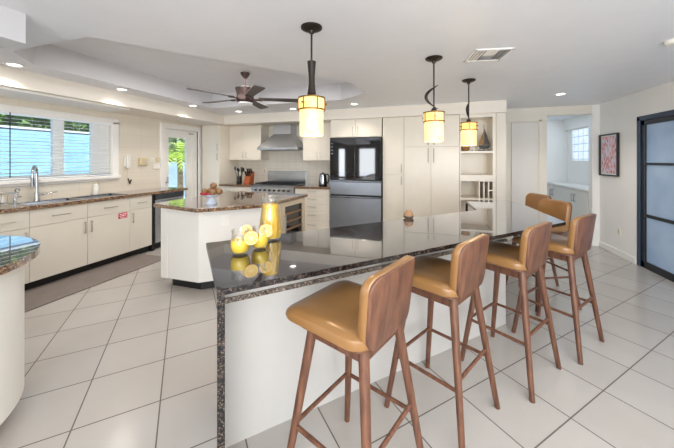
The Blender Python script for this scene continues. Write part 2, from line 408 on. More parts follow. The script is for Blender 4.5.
# blind
bl = empty('window_blind', (XL-.02,1.7,WZ0), 'white horizontal slat blind with dark wand in the window over the sink', 'blind')
b = MB(); ns = 17; pitch = (WZ1-WZ0-.09)/ns
for i in range(ns):
    z = WZ0+.035+pitch*i; y0, y1 = WY0+.01, WY1-.012
    b.hexa([(XL-.043,y0,z+.003),(XL+.004,y0,z-.004),(XL+.004,y1,z-.004),(XL-.043,y1,z+.003)], [(XL-.043,y0,z+.0055),(XL+.004,y0,z-.0015),(XL+.004,y1,z-.0015),(XL-.043,y1,z+.0055)])
b.build('slats', 'slat', bl)
MB().box((XL-.045,WY0+.008,WZ1-.055), (XL+.008,WY1-.01,WZ1-.005)).build('headrail', 'slat', bl, bevel=.004)
MB().box((XL-.042,WY0+.01,WZ0+.004), (XL+.003,WY1-.012,WZ0+.02)).build('bottom_rail', 'slat', bl, bevel=.003)
for y in (.75, 1.40, 1.75, 2.47, 2.53, 2.93, 3.06): MB().tube((XL+.007,y,WZ0+.01), (XL+.007,y,WZ1-.03), .0022, seg=6).build('ladder_cord', 'slat', bl)
MB().tube((XL+.012,2.02,WZ0+.03), (XL+.012,2.02,WZ1-.03), .005, seg=8).build('wand', 'wand', bl)
# door 1 (glazed, to the garden)
d1 = bpy.data.objects.new('door_1', None); COL.objects.link(d1); d1['kind'] = 'structure'; d1.location = (XL, 4.44, 0); OFF['door_1'] = Vector(d1.location)
b = MB().box((XL-.03,DY0-.09,0),(XL+.03,DY0,DZ)).box((XL-.03,DY1,0),(XL+.03,DY1+.08,DZ)).box((XL-.03,DY0-.09,DZ),(XL+.03,DY1+.08,DZ+.09))
b.build('door_frame', 'trim', d1, bevel=.006)
gy0, gy1, gz0, gz1 = 4.15, 4.56, .25, 1.82
b = MB().box((XL-.06,DY0,0),(XL-.02,gy0,DZ)).box((XL-.06,gy1,0),(XL-.02,DY1,DZ)).box((XL-.06,gy0,0),(XL-.02,gy1,gz0)).box((XL-.06,gy0,gz1),(XL-.02,gy1,DZ))
b.box((XL-.025,gy1+.13,0.0),(XL-.012,gy1+.15,DZ)); b.build('door_leaf', 'trim', d1)
MB().box((XL-.045,gy0,gz0),(XL-.038,gy1,gz1)).build('pane', 'window_glass', d1)
MB().box((XL-.02,gy1+.06,1.91),(XL+.0,gy1+.17,1.935)).build('door_latch', 'nickel', d1, bevel=.003)
MB().tube((XL-.02,DY0+.05,.99),(XL+.03,DY0+.05,.99),.012).tube((XL+.03,DY0+.045,.99),(XL+.03,DY0+.05,1.09),.011).build('door_handle', 'nickel', d1)
# door 2 (black sliding door with frosted glass)
d2 = bpy.data.objects.new('door_2', None); COL.objects.link(d2); d2['kind'] = 'structure'; d2.location = (XR, 3.7, 0); OFF['door_2'] = Vector(d2.location)
b = MB().box((XR-.004,4.79,0),(XR+.09,4.845,1.975)).box((XR-.004,2.6,1.915),(XR+.09,4.845,1.975)).box((XR-.004,2.6,0),(XR+.09,2.66,1.975))
b.build('door_frame', 'door_edge_blue', d2, bevel=.003)
b = MB().box((XR+.01,4.725,.0),(XR+.06,4.79,1.915)).box((XR+.01,2.66,1.855),(XR+.06,4.79,1.915)).box((XR+.01,2.66,.0),(XR+.06,4.79,.085))
b.box((XR+.012,2.66,1.335),(XR+.055,4.725,1.365)).box((XR+.012,2.66,.66),(XR+.055,4.725,.70)).box((XR+.01,3.35,0),(XR+.06,3.44,1.915))
b.build('door_leaf', 'door_black', d2, bevel=.003)
MB().box((XR+.032,2.66,.085),(XR+.038,4.725,1.86)).build('pane', 'frosted', d2)
# door 3 (flush closet door)
d3 = bpy.data.objects.new('door_3', None); COL.objects.link(d3); d3['kind'] = 'structure'; d3.location = (1.65, YF, 0); OFF['door_3'] = Vector(d3.location)
MB().box((1.44,YF-.035,0),(1.84,YF-.003,2.05)).build('door_leaf', 'closet_door', d3, bevel=.006)
MB().box((1.86,YF-.014,0),(1.90,YF,2.08)).box((1.39,YF-.014,2.06),(1.90,YF,2.10)).build('door_frame', 'wall', d3)

# ------------------------------------------------------------------ cabinets
def handle_v(fr, par, u, z0, z1, mat='nickel'):
    b = MB(fr); b.tube((u,.026,z0),(u,.026,z1),.0055,seg=8)
    for z in (z0+.012, z1-.012): b.tube((u,0,z),(u,.026,z),.0045,seg=6)
    return b.build('handle', mat, par, smooth=True)
def handle_h(fr, par, u0, u1, z, mat='nickel'):
    b = MB(fr); b.tube((u0,.026,z),(u1,.026,z),.0055,seg=8)
    for u in (u0+.012, u1-.012): b.tube((u,0,z),(u,.026,z),.0045,seg=6)
    return b.build('handle', mat, par, smooth=True)
def cabinet(label, fr, u0, u1, z0, z1, depth, fronts, mat='cabinet', toe=0, name='kitchen_cabinet', cat='cabinet', group=None):
    base = fr(((u0+u1)/2, -depth/2, z0 if not toe else 0))
    e = empty(name, base, label, cat, group); g = .002
    MB(fr).box((u0+g,-depth,z0),(u1-g,-.021,z1)).build('carcass', mat, e)
    if toe: MB(fr).box((u0+g,-depth,0),(u1-g,-.07,z0)).build('toe_kick', 'toe', e)
    for f in fronts:
        kind, a0, a1, b0, b1, hs = f
        o = MB(fr).box((a0+.002,-.02,b0+.002),(a1-.002,0,b1-.002)).build('drawer' if kind == 'd' else 'door', mat, e, bevel=.0015, bseg=1)
        for h in hs:
            if h[0] == 'h': handle_h(fr, o, h[1], h[2], h[3])
            else: handle_v(fr, o, h[1], h[2], h[3])
    return e
FL = frame_of((-4.0,0,0), (0,1,0), (1,0,0))
TB, TT = .10, .872
DRW = .685
def lower(label, u0, u1, hside, dhand, group=None):
    hu = u1-.035 if hside == 'r' else u0+.035; m = (u0+u1)/2; w = (u1-u0)
    return cabinet(label, FL, u0, u1, TB, TT, .495, [('d', u0, u1, DRW,   .866, [('h', m-dhand, m+dhand, .775)]), ('o', u0, u1, TB, DRW, [('v', hu, .50, .645)])], toe=1)
lower('cream base cabinet nearest the rounded counter, long bar handle on its drawer', 1.37, 1.949, 'r', .17)
lower('cream cabinet under the left half of the sink, beside the faucet', 1.949, 2.495, 'r', .085)
cS = lower('cream cabinet below the sink bearing a small red sticker', 2.495, 3.031, 'l', .085)
lower('narrow cream cabinet between the red sticker and the dishwasher', 3.031, 3.374, 'l', .07)
# red sticker on the cabinet door
st = MB(FL).box((2.87,.0,.595),(2.99,.0025,.67)).build('sticker', 'red', off=(-4.0,2.93,.595)); tag(st, 'red square sticker with white print on the sink cabinet', 'sticker')
b = MB(FL)
for y, z, w, h in ((2.885,.645,.035,.012),(2.93,.645,.05,.012),(2.885,.62,.02,.014),(2.915,.622,.03,.016),(2.955,.622,.022,.012),(2.895,.604,.06,.007),(2.965,.604,.015,.007)):
    b.box((y,.0026,z),(y+w,.0032,z+h))
b.build('print', 'white_print', st)
# black strip standing in for the shaded gap, then dishwasher
MB(FL).box((3.376,-.495,0),(3.424,-.005,.872)).build('trim_dark_gap', 'toe')['kind'] = 'structure'
dw = empty('dishwasher', FL((3.71,-.25,0)), 'stainless steel dishwasher at the far end of the sink counter', 'dishwasher')
MB(FL).box((3.43,-.49,.10),(3.985,-.025,.872)).build('tub', 'steel_dark', dw)
MB(FL).box((3.435,-.024,.11),(3.98,.0,.78)).build('door', 'brushed', dw, bevel=.004)
MB(FL).box((3.435,-.024,.785),(3.98,.004,.872)).build('control_panel', 'steel_dark', dw, bevel=.004)
MB(FL).tube((3.50,.04,.74),(3.92,.04,.74),.011).tube((3.52,0,.74),(3.52,.04,.74),.008).tube((3.90,0,.74),(3.90,.04,.74),.008).build('handle', 'steel', dw, smooth=True)
MB(FL).box((3.435,-.49,0),(3.98,-.07,.10)).build('toe_kick', 'toe', dw)
# left worktop with sink cut-out
SY0, SY1, SX0, SX1 = 1.98, 3.02, -4.37, -4.06
b = MB()
for p in (((XL,.4),(-3.965,SY0)), ((XL,SY1),(-3.965,4.03)), ((XL,SY0),(SX0,SY1)), ((SX1,SY0),(-3.965,SY1))): b.box((*p[0],.874),(*p[1],.914))
tag(b.build('worktop', 'granite_brown'), 'long brown speckled granite worktop along the window wall', 'worktop')
MB().box((XL+.001,.4,.914),(XL+.012,3.93,WZ0-.08)).build('wall_splash', 'wall_tile_left')['kind'] = 'structure'
sk = empty('kitchen_sink', (-4.2,2.5,.914), 'stainless double sink set into the counter below the window', 'sink')
b = MB()
b.box((SX0-.02,SY0-.02,.9142),(SX1+.015,SY0+.012,.918)).box((SX0-.02,SY1-.012,.9142),(SX1+.015,SY1+.02,.918)).box((SX0-.02,SY0,.9142),(SX0+.012,SY1,.918)).box((SX1-.012,SY0,.9142),(SX1+.015,SY1,.918))
b.box((SX0,2.49,.905),(SX1,2.52,.917)); b.build('rim', 'steel', sk, bevel=.001)
for y0, y1 in ((SY0+.004, 2.49), (2.52, SY1-.004)):
    b = MB(); x0, x1 = SX0+.004, SX1-.004
    T = [(x0,y0),(x1,y0),(x1,y1),(x0,y1)]; Bv = [(x0+.015,y0+.015),(x1-.015,y0+.015),(x1-.015,y1-.015),(x0+.015,y1-.015)]
    tv = [b.v((*p,.913)) for p in T]; bv = [b.v((*p,.884)) for p in Bv]
    for i in range(4): b.face([tv[i], tv[(i+1)%4], bv[(i+1)%4], bv[i]])
    b.face(bv); b.build('basin', 'steel_dark', sk)
# faucet
fx, fy = -4.42, 2.22
fa = empty('faucet', (fx,fy,.914), 'tall chrome gooseneck faucet with pull-down spray head', 'faucet')
pts = [(fx,fy,.914)]+[(fx,fy,.93+.03*i) for i in range(11)]
R = .095
for i in range(1, 13):
    a = PI*i/12; pts.append((fx+(R-R*math.cos(a))*.80, fy-(R-R*math.cos(a))*.60, 1.24+R*.9*math.sin(a)))
hx_, hy_ = fx+2*R*.80, fy-2*R*.60
pts.append((hx_, hy_, 1.19))
MB().path(pts, [.020]*3+[.0135]*(len(pts)-3), 10).build('neck', 'steel', fa, smooth=True)
MB().lathe([(.028,0),(.028,.012),(.022,.03),(.021,.10)], (fx,fy,.914)).build('base', 'steel', fa, smooth=True)
MB().tube((hx_,hy_,1.20),(hx_,hy_,1.10),.0145,.017).build('spray_head', 'steel_dark', fa, smooth=True)
MB().tube((fx,fy+.02,.985),(fx+.01,fy+.06,.99),.014).tube((fx+.01,fy+.06,.99),(fx+.02,fy+.19,1.005),.008,.006).build('lever', 'steel', fa, smooth=True)
tx, ty = -4.42, 2.03
ta = empty('filter_tap', (tx,ty,.914), 'small chrome water tap beside the tall faucet', 'tap')
MB().lathe([(.018,0),(.018,.01),(.011,.02),(.010,.05)], (tx,ty,.914)).build('base', 'chrome', ta, smooth=True)
MB().path([(tx,ty,.95)]+[(tx,ty,.95+.03*i) for i in range(1,4)]+[(tx+.04-.04*math.cos(PI*i/8),ty,1.04+.04*math.sin(PI*i/8)) for i in range(1,8)], .008, 8).build('spout', 'chrome', ta, smooth=True)
MB().tube((tx,ty,.975),(tx+.01,ty+.05,.985),.006).build('lever', 'chrome', ta, smooth=True)
# soap bottle
sx, sy = -4.42, 2.86
so = empty('soap_bottle', (sx,sy,.914), 'white pump soap bottle standing behind the sink', 'soap bottle')
MB().lathe([(.028,0),(.033,.006),(.033,.12),(.028,.14),(.012,.15),(.012,.155)], (sx,sy,.9142)).build('bottle', 'plastic_white', so, smooth=True)
MB().tube((sx,sy,1.06),(sx,sy,1.10),.006).tube((sx,sy,1.10),(sx+.045,sy,1.095),.006).lathe([(.016,0),(.016,.012)], (sx,sy,1.068)).build('pump', 'plastic_beige', so, smooth=True)
# dish rack
dr = empty('dish_rack', (-4.22,1.62,.914), 'white and chrome wire dish rack on the counter left of the sink', 'dish rack')
b = MB(); x0, x1, y0, y1 = -4.40, -4.04, 1.45, 1.88
for z, g in ((.955,.02), (1.06,0)):
    q = [(x0+g,y0+g,z),(x1-g,y0+g,z),(x1-g,y1-g,z),(x0+g,y1-g,z)]
    for i in range(4): b.tube(q[i], q[(i+1)%4], .004, seg=6)
for i in range(9):
    y = y0+.03+(y1-y0-.06)*i/8
    b.tube((x1-.02,y,.955),(x1,y,1.06),.0025,seg=5); b.tube((x0+.02,y,.955),(x0,y,1.06),.0025,seg=5); b.tube((x0+.02,y,.955),(x1-.02,y,.955),.0025,seg=5)
for x, y in ((x0,y0),(x1,y0),(x1,y1),(x0,y1)): b.tube((x,y,1.065),(x+(.02 if x<-4.2 else -.02),y+(.02 if y<1.6 else -.02),.9155),.005,seg=6)
b.build('wire_frame', 'steel', dr)
MB().box((x0+.04,y0+.04,.962),(x1-.05,y1-.08,.972)).box((x0+.04,y0+.04,.962),(x0+.05,y1-.08,1.03)).box((x1-.06,y0+.04,.962),(x1-.05,y1-.08,1.03)).build('tray', 'plastic_white', dr, bevel=.003)
# phone, intercom, plates
FW = frame_of((XL+.012,0,0), (0,1,0), (1,0,0))
ph = empty('telephone', FW((3.36,0,1.27)), 'white wall telephone handset beside the window', 'telephone')
MB(FW).box((3.305,0,1.30),(3.385,.02,1.47)).build('cradle', 'plastic_white', ph, bevel=.008)
MB(FW).pillow(rrect(.06,.235,.028), [(.006,.02),(0,.028),(0,.04),(.008,.05)], lambda a,b_,d: (3.345+a, d+.012*(b_/.1)**2, 1.385+b_)).build('handset', 'plastic_white', ph, smooth=True)
MB(FW).path([(3.345,.015,1.285),(3.345,.012,1.2),(3.34,.012,1.12),(3.35,.02,1.08),(3.37,.02,1.03),(3.36,.02,1.06)], .003, 6).build('cord', 'plastic_beige', ph, smooth=True)
b = MB(FW)
pts = [(3.352+.006*math.cos(i*1.3)+.0012*i, .02+.006*math.sin(i*1.3), 1.11-.0035*i if i < 25 else 1.02+.0035*(i-25)) for i in range(46)]
b.path(pts, .0065, 6); tag(b.build('coiled_cord', 'black', off=FW((3.36,.02,1.02))), 'black coiled phone cord hanging under the wall telephone', 'cord')
ic = empty('intercom', FW((3.61,0,1.31)), 'square beige intercom box on the wall right of the telephone', 'intercom')
MB(FW).box((3.54,0,1.315),(3.68,.04,1.435)).build('housing', 'plastic_beige', ic, bevel=.008)
MB(FW).box((3.575,.04,1.345),(3.655,.046,1.405)).build('speaker_grille', 'cream_wood', ic, bevel=.003)
def plate(label, u0, u1, z0, z1, mat, rock, cat='switch'):
    e = empty('light_switch', FW(((u0+u1)/2,0,z0)), label, cat)
    MB(FW).box((u0,0,z0),(u1,.007,z1)).build('plate', mat, e, bevel=.003)
    for a, c in rock: MB(FW).box((a-.008,.007,c-.016),(a+.008,.012,c+.016)).build('rocker', 'plastic_white', e, bevel=.002)
plate('small white switch plate between the intercom and the beige switch', 3.765, 3.83, 1.365, 1.445, 'plastic_white', [(3.797,1.405)])
plate('beige switch plate next to the garden door frame', 3.865, 3.935, 1.365, 1.44, 'plastic_beige', [(3.90,1.402)])
plate('wide blank white plate below the two wall switches', 3.80, 3.935, 1.245, 1.335, 'plastic_white', [])

# ------------------------------------------------------------------ back wall run
YC = 4.87
FBK = frame_of((0,YC,0), (1,0,0), (0,-1,0))
FU = frame_of((0,5.17,0), (1,0,0), (0,-1,0))
# tall unit beside the garden door
cabinet('tall white narrow cupboard in the corner by the garden door', FBK, -4.42, -3.99, .1, 2.118, .62,
        [('o',-4.42,-3.99,.1,1.565,[('v',-4.03,1.40,1.53)]), ('o',-4.42,-3.99,1.565,2.11,[('v',-4.03,1.60,1.73)])], toe=1)
cabinet('cream base cabinet left of the range under the knife block', FBK, -3.985, -3.225, TB, TT, .62,
        [('d',-3.985,-3.6,DRW,.872,[('h',-3.86,-3.72,.78)]), ('d',-3.6,-3.225,DRW,.872,[('h',-3.48,-3.34,.78)]), ('o',-3.985,-3.6,TB,DRW,[('v',-3.64,.5,.64)]), ('o',-3.6,-3.225,TB,DRW,[('v',-3.56,.5,.64)])], toe=1)
tag(MB().box((-3.985,4.845,.874),(-3.222,5.488,.914)).build('worktop', 'granite_brown', off=(-3.6,5.1,.88), bevel=.004), 'short brown granite worktop left of the range', 'worktop')
tag(MB().box((-2.318,4.845,.874),(-1.625,5.488,.914)).build('worktop', 'granite_brown', off=(-2,5.1,.88), bevel=.004), 'short brown granite worktop right of the range under the kettle', 'worktop')
zs = [TB, .30, .46, .60, .74, .872]
cabinet('cream drawer cabinet between the range and the refrigerator', FBK, -2.315, -1.63, TB, TT, .62,
        [('d',-2.315,-1.63,zs[i],zs[i+1],[('h',-2.05,-1.89,(zs[i]+zs[i+1])/2+.02)]) for i in range(5)], toe=1)
MB().box((-3.985,YB-.011,.914),(-1.61,YB-.001,2.12)).build('wall_splash', 'splash')['kind'] = 'structure'
cabinet('cream upper cabinet above the knife block, left of the hood', FU, -3.985, -3.215, 1.40, 2.118, .318,
        [('o',-3.985,-3.6,1.40,2.11,[('v',-3.64,1.44,1.56)]), ('o',-3.6,-3.215,1.40,2.11,[('v',-3.56,1.44,1.56)])])
cabinet('cream upper cabinet between the hood and the refrigerator', FU, -2.285, -1.635, 1.39, 2.118, .318,
        [('o',-2.285,-1.96,1.39,2.11,[('v',-1.995,1.43,1.56)]), ('o',-1.96,-1.635,1.39,2.11,[('v',-1.925,1.43,1.56)])])
cabinet('cream cabinet over the refrigerator with two short doors', FBK, -1.615, -.70, 1.80, 2.118, .62,
        [('o',-1.615,-1.155,1.80,2.105,[('v',-1.20,1.825,1.98)]), ('o',-1.155,-.70,1.80,2.105,[('v',-1.11,1.825,1.98)])])
cabinet('tall slim cream cupboard just right of the refrigerator', FBK, -.685, -.333, .1, 2.118, .62,
        [('o',-.685,-.333,.1,1.16,[('v',-.375,.99,1.13)]), ('o',-.685,-.333,1.16,2.11,[('v',-.375,1.19,1.33)])], toe=1)
cabinet('wide cream pantry cupboard with two tall doors and long handles', FBK, -.333, .518, .1, 2.118, .62,
        [('o',-.333,.092,.1,1.615,[('v',.05,1.36,1.59)]), ('o',.092,.518,.1,1.615,[('v',.135,1.36,1.59)]), ('o',-.333,.518,1.615,2.11,[('v',.05,1.64,1.70),('v',.135,1.64,1.70)])], toe=1)
# refrigerator
FR = frame_of((0,4.80,0), (1,0,0), (0,-1,0))
fr = empty('refrigerator', (-1.155,5.1,0), 'black glass french-door refrigerator with stainless lower drawers', 'refrigerator')
MB(FR).box((-1.605,-.68,.02),(-.70,-.05,1.785)).build('body', 'black', fr, bevel=.004)
for x0, x1 in ((-1.603,-1.153),(-1.147,-.702)):
    MB(FR).box((x0,-.048,1.06),(x1,0,1.788)).build('door', 'black_gloss', fr, bevel=.004)
for z0, z1 in ((.80,1.045),(.06,.775)):
    d = MB(FR).box((-1.603,-.048,z0),(-.702,-.004,z1-.03)).build('drawer', 'fridge_steel', fr, bevel=.004)
    MB(FR).box((-1.603,-.048,z1-.03),(-.702,.014,z1)).build('handle', 'steel_dark', d, bevel=.005)
for z in (1.50,1.56,1.62,1.68): MB(FR).box((-1.585,0.0003,z),(-1.545,.0015,z+.022)).build('control_button', 'steel_dark', fr)
# range
FRG = frame_of((0,4.845,0), (1,0,0), (0,-1,0))
rg = empty('gas_range', (-2.77,5.1,0), 'stainless gas range with blue-grey back panel under the hood', 'range')
MB(FRG).box((-3.215,-.62,.1),(-2.325,-.03,.905)).build('body', 'brushed', rg)
MB(FRG).box((-3.20,-.03,.16),(-2.34,0,.73)).build('oven_door', 'brushed', rg, bevel=.006)
MB(FRG).tube((-3.14,.05,.70),(-2.40,.05,.70),.012).tube((-3.10,0,.70),(-3.10,.05,.70),.008).tube((-2.44,0,.70),(-2.44,.05,.70),.008).build('handle', 'steel', rg, smooth=True)
MB(FRG).box((-3.215,-.04,.765),(-2.325,.018,.885)).build('control_panel', 'steel', rg, bevel=.006)
for i in range(8): MB(FRG).tube((-3.12+.1*i,.018,.825),(-3.12+.1*i,.045,.825),.021,.017).build('knob', 'black', rg, smooth=True)
MB(FRG).box((-3.215,-.58,.905),(-2.325,.012,.925)).build('cooktop', 'steel_dark', rg, bevel=.004)
for i in range(3):
    b = MB(FRG); u0 = -3.18+.285*i
    for k in range(4): b.box((u0+.02+.075*k,-.53,.945),(u0+.032+.075*k,-.04,.957))
    for k in range(4): b.box((u0+.01,-.52+.155*k,.94),(u0+.265,-.508+.155*k,.955))
    for uu in (u0+.02, u0+.245):
        for nn in (-.52,-.055): b.box((uu,nn,.9255),(uu+.012,nn+.012,.945))
    b.build('grate', 'black', rg)
for i in range(3):
    for nn in (-.42,-.17): MB(FRG).lathe([(.045,0),(.045,.01),(.03,.014)], (-3.04+.285*i,nn,.9252), 16).build('burner', 'black', rg)
MB(FRG).box((-3.215,-.63,.925),(-2.325,-.585,1.165)).build('back_panel', 'steel', rg, bevel=.006)
MB(FRG).box((-3.2,-.6,0),(-2.34,-.08,.1)).build('toe_kick', 'toe', rg)
# range hood
hd = empty('range_hood', (-2.77,5.25,1.6), 'stainless pyramid range hood with square chimney', 'range hood')
hx0, hx1, hy0, hy1 = -3.208, -2.34, 5.0, YB-.012
MB().box((hx0,hy0,1.60),(hx1,hy1,1.645)).build('rim', 'brushed', hd, bevel=.003)
MB().hexa([(hx0,hy0,1.645),(hx1,hy0,1.645),(hx1,hy1,1.645),(hx0,hy1,1.645)], [(-2.95,5.2,1.92),(-2.565,5.2,1.92),(-2.565,hy1,1.92),(-2.95,hy1,1.92)]).build('canopy', 'brushed', hd)
MB().box((-2.95,5.2,1.92),(-2.565,hy1,2.119)).build('chimney', 'brushed', hd, bevel=.002)
b = MB()
for i in range(3): b.box((hx0+.05+.3*i,hy0+.05,1.592),(hx0+.32+.3*i,hy1-.05,1.599))
b.build('filter', 'steel_dark', hd)
# utensils / knife block / kettle
uc = empty('utensil_crock', (-3.70,5.12,.914), 'black crock of dark utensils beside the wooden knife block', 'crock')
MB().lathe([(.052,0),(.056,.01),(.056,.15),(.05,.152),(.05,.02),(.001,.02)], (-3.70,5.12,.9142), cap1=False).build('crock', 'black_gloss', uc, smooth=True)
for i, (dx, dy, h, kind) in enumerate(((-.06,-.02,.34,0),(-.03,.02,.30,1),(.0,-.03,.32,1),(.03,.02,.33,0),(.06,-.01,.29,1),(.05,.03,.31,0))):
    b = MB(); p0 = (-3.70+dx*.4,5.12+dy*.5,.936); p1 = (-3.70+dx*1.3,5.12+dy*1.5,.914+h-.05)
    b.tube(p0, p1, .005, seg=8)
    if kind: b.ball((p1[0],p1[1],p1[2]+.02), .026, 1.3, 10, 6)
    else: b.box((p1[0]-.025,p1[1]-.004,p1[2]-.01),(p1[0]+.025,p1[1]+.004,p1[2]+.06))
    b.build('utensil', 'black' if i % 3 else 'steel_dark', uc, smooth=True)
kb = empty('knife_block', (-3.50,5.14,.914), 'reddish wooden knife block left of the range', 'knife block')
MB().hexa([(-3.57,5.06,.9142),(-3.43,5.06,.9142),(-3.43,5.24,.9142),(-3.57,5.24,.9142)], [(-3.57,5.12,1.05),(-3.43,5.12,1.05),(-3.43,5.27,1.16),(-3.57,5.27,1.16)]).build('block', 'block_wood', kb, bevel=.006)
for i in range(3):
    for j in range(2):
        x = -3.545+.045*i; y, z = 5.15+.07*j, 1.075+.05*j
        MB().hexa([(x-.01,y-.012,z-.01),(x+.01,y-.012,z-.01),(x+.01,y+.012,z+.01),(x-.01,y+.012,z+.01)], [(x-.01,y-.07,z+.085),(x+.01,y-.07,z+.085),(x+.01,y-.046,z+.1),(x-.01,y-.046,z+.1)]).build('knife_handle', 'knife', kb, bevel=.004)
ke = empty('electric_kettle', (-1.83,5.12,.914), 'glass electric kettle with dark blue handle beside the refrigerator', 'kettle')
MB().lathe([(.075,0),(.08,.008),(.078,.03)], (-1.85,5.12,.9142)).build('base', 'black', ke, smooth=True)
MB().lathe([(.074,.03),(.076,.08),(.066,.18),(.06,.215)], (-1.85,5.12,.9142)).build('jug', 'steel', ke, smooth=True)
MB().lathe([(.06,.215),(.05,.23),(.014,.235),(.012,.25)], (-1.85,5.12,.9142)).build('lid', 'black', ke, smooth=True)
MB().path([(-1.79,5.10,1.12),(-1.74,5.08,1.135),(-1.71,5.07,1.10),(-1.715,5.07,1.02),(-1.75,5.09,.965),(-1.775,5.10,.96)], .013, 8).build('handle', 'wand', ke, smooth=True)
ot = empty('wall_outlet', (-3.32,YB-.012,1.13), 'white outlet plate on the tiles left of the range', 'outlet')
MB().box((-3.36,YB-.019,1.10),(-3.28,YB-.0112,1.22)).build('plate', 'plastic_white', ot, bevel=.003)
MB().box((-3.335,YB-.022,1.12),(-3.305,YB-.019,1.20)).build('socket', 'plastic_beige', ot)

# built-in shelf unit right of the pantry
sh = empty('built_in_shelves', (.78,5.2,0), 'cream built-in shelf niche with wine slots beside the pantry', 'shelves')
x0, x1 = .522, 1.028
MB().box((x0,5.27,0),(x1,5.3,2.118)).build('back_panel', 'cabinet', sh)
MB().box((x0,YC,0),(x0+.015,5.27,2.118)).box((.985,YC+.0,0),(x1,5.27,2.118)).box((x0+.015,YC,2.06),(.985,5.27,2.118)).build('frame', 'cabinet', sh)
for z0, z1 in ((1.505,1.54),(1.07,1.17),(.775,.81),(.40,.44),(.06,.10)): MB().box((x0+.015,YC-.002,z0),(.985,5.27,z1)).build('shelf', 'cabinet', sh, bevel=.003)
for x in (.80,.865,.93): MB().box((x-.009,YC,.81),(x+.009,5.25,1.07)).build('divider', 'cabinet', sh)
MB().box((.939,YC,.925),(.985,5.25,.943)).build('small_shelf', 'cabinet', sh)
# items on the shelf
sb = empty('model_sailboat', (.875,5.0,1.54), 'dark model sailboat on the top niche shelf', 'model boat')
bx, by, bz = .885, 4.99, 1.54
SBT = lambda p: Vector((bx+(p[0]-bx)*1.15, by+(p[1]-by)*1.15, bz+(p[2]-bz)*1.2))
MB(SBT).box((bx-.075,by-.02,bz+.0005),(bx+.075,by+.02,bz+.012)).box((bx-.006,by-.006,bz+.01),(bx+.006,by+.006,bz+.035)).build('stand', 'black', sb)
MB(SBT).hexa([(bx-.045,by-.006,bz+.03),(bx+.05,by-.006,bz+.03),(bx+.05,by+.006,bz+.03),(bx-.045,by+.006,bz+.03)], [(bx-.075,by-.01,bz+.075),(bx+.082,by-.022,bz+.075),(bx+.082,by+.022,bz+.075),(bx-.075,by+.01,bz+.075)]).build('hull', 'hull', sb, bevel=.004)
MB(SBT).tube((bx,by,bz+.07),(bx,by,bz+.345),.004,.003).build('mast', 'hull', sb)
b = MB(SBT); b.hexa([(bx+.006,by-.002,bz+.085),(bx+.078,by-.002,bz+.085),(bx+.006,by-.002,bz+.30)], [(bx+.006,by+.002,bz+.085),(bx+.078,by+.006,bz+.085),(bx+.006,by+.002,bz+.30)]); b.build('main_sail', 'sail_dark', sb)
b = MB(SBT); b.hexa([(bx-.07,by-.002,bz+.085),(bx-.006,by-.002,bz+.085),(bx-.006,by-.002,bz+.26)], [(bx-.07,by+.004,bz+.085),(bx-.006,by+.002,bz+.085),(bx-.006,by+.002,bz+.26)]); b.build('jib_sail', 'basket', sb)
bk = MB().lathe([(.035,0),(.06,.03),(.068,.075),(.062,.075),(.03,.01)], (.615,4.97,1.5402), 16, cap1=False).build('basket', 'basket', off=(.615,4.97,1.54), smooth=True)
tag(bk, 'small brown bowl on the top shelf left of the model sailboat', 'bowl')
fg = MB().lathe([(.014,0),(.012,.02),(.016,.035),(.008,.048),(.011,.06),(.004,.068)], (.735,4.93,1.5402), 12).build('figurine', 'plastic_white', off=(.735,4.93,1.54), smooth=True)
tag(fg, 'tiny white figurine on the top shelf left of the sailboat', 'figurine')

# ------------------------------------------------------------------ island
isl = empty('kitchen_island', (-2.2,3.1,0), 'cream angled kitchen island with brown granite top and corner shelves', 'island')
ITOP = [(-2.90,2.46), (-2.17,2.315), (-1.69,2.79), (-1.60,3.80), (-2.90,3.74)]
IB = [(-2.80,2.475), (-2.29,2.475), (-1.735,2.92), (-1.635,3.765), (-2.80,3.68)]
MB().prism(ITOP, .874, .914).build('worktop', 'granite_brown', isl, bevel=.008)
def shrink(poly, k):
    cx = sum(p[0] for p in poly)/len(poly); cy = sum(p[1] for p in poly)/len(poly)
    return [(cx+(x-cx)*k, cy+(y-cy)*k) for x,y in poly]
MB().prism(IB, .10, .8735).build('cabinet_body', 'cabinet_white', isl)
MB().prism([(-2.70,2.535), (-2.31,2.535), (-1.83,2.93), (-1.78,3.62), (-2.70,3.58)], 0, .10).build('toe_kick', 'toe', isl)
# corner trim strip on the front
def quadframe(p, q):
    p, q = Vector((*p,0)), Vector((*q,0)); U = (q-p).normalized(); N = Vector((U.y, -U.x, 0)); return frame_of(p, U, N), (q-p).length
FI, LI = quadframe(IB[0], IB[1])
MB(FI).box((.0,-.0,.1),(.09,.006,.872)).build('end_panel', 'cabinet_white', isl, bevel=.002)
FI2, LI2 = quadframe(IB[1], IB[2])
ou = MB(FI2).box((.22,0,.68),(.30,.006,.80)).build('outlet', 'plastic_white', isl, bevel=.002); ou['label'] = 'white outlet plate on the angled side'
FI3, LI3 = quadframe(IB[2], IB[3])
dd = MB(FI3).box((.01,0,.11),(.17,.018,.87)).build('door', 'cabinet_white', isl, bevel=.002); handle_v(FI3, dd, .09, .60, .80)
MB(FI3).box((.175,0,.1),(.27,.012,.872)).build('side_post', 'cream_wood', isl)
wf = empty('wine_cooler', FI3((.5,0,.1)), 'built-in wine cooler with wooden racks in the side of the island', 'wine cooler')
MB(FI3).box((.275,.001,.11),(.335,.02,.87)).box((.76,.001,.11),(.83,.02,.87)).box((.335,.001,.11),(.76,.02,.17)).box((.335,.001,.81),(.76,.02,.87)).build('door_frame', 'cream_wood', wf, bevel=.002)
MB(FI3).box((.335,.001,.17),(.76,.004,.81)).build('interior', 'black_gloss', wf)
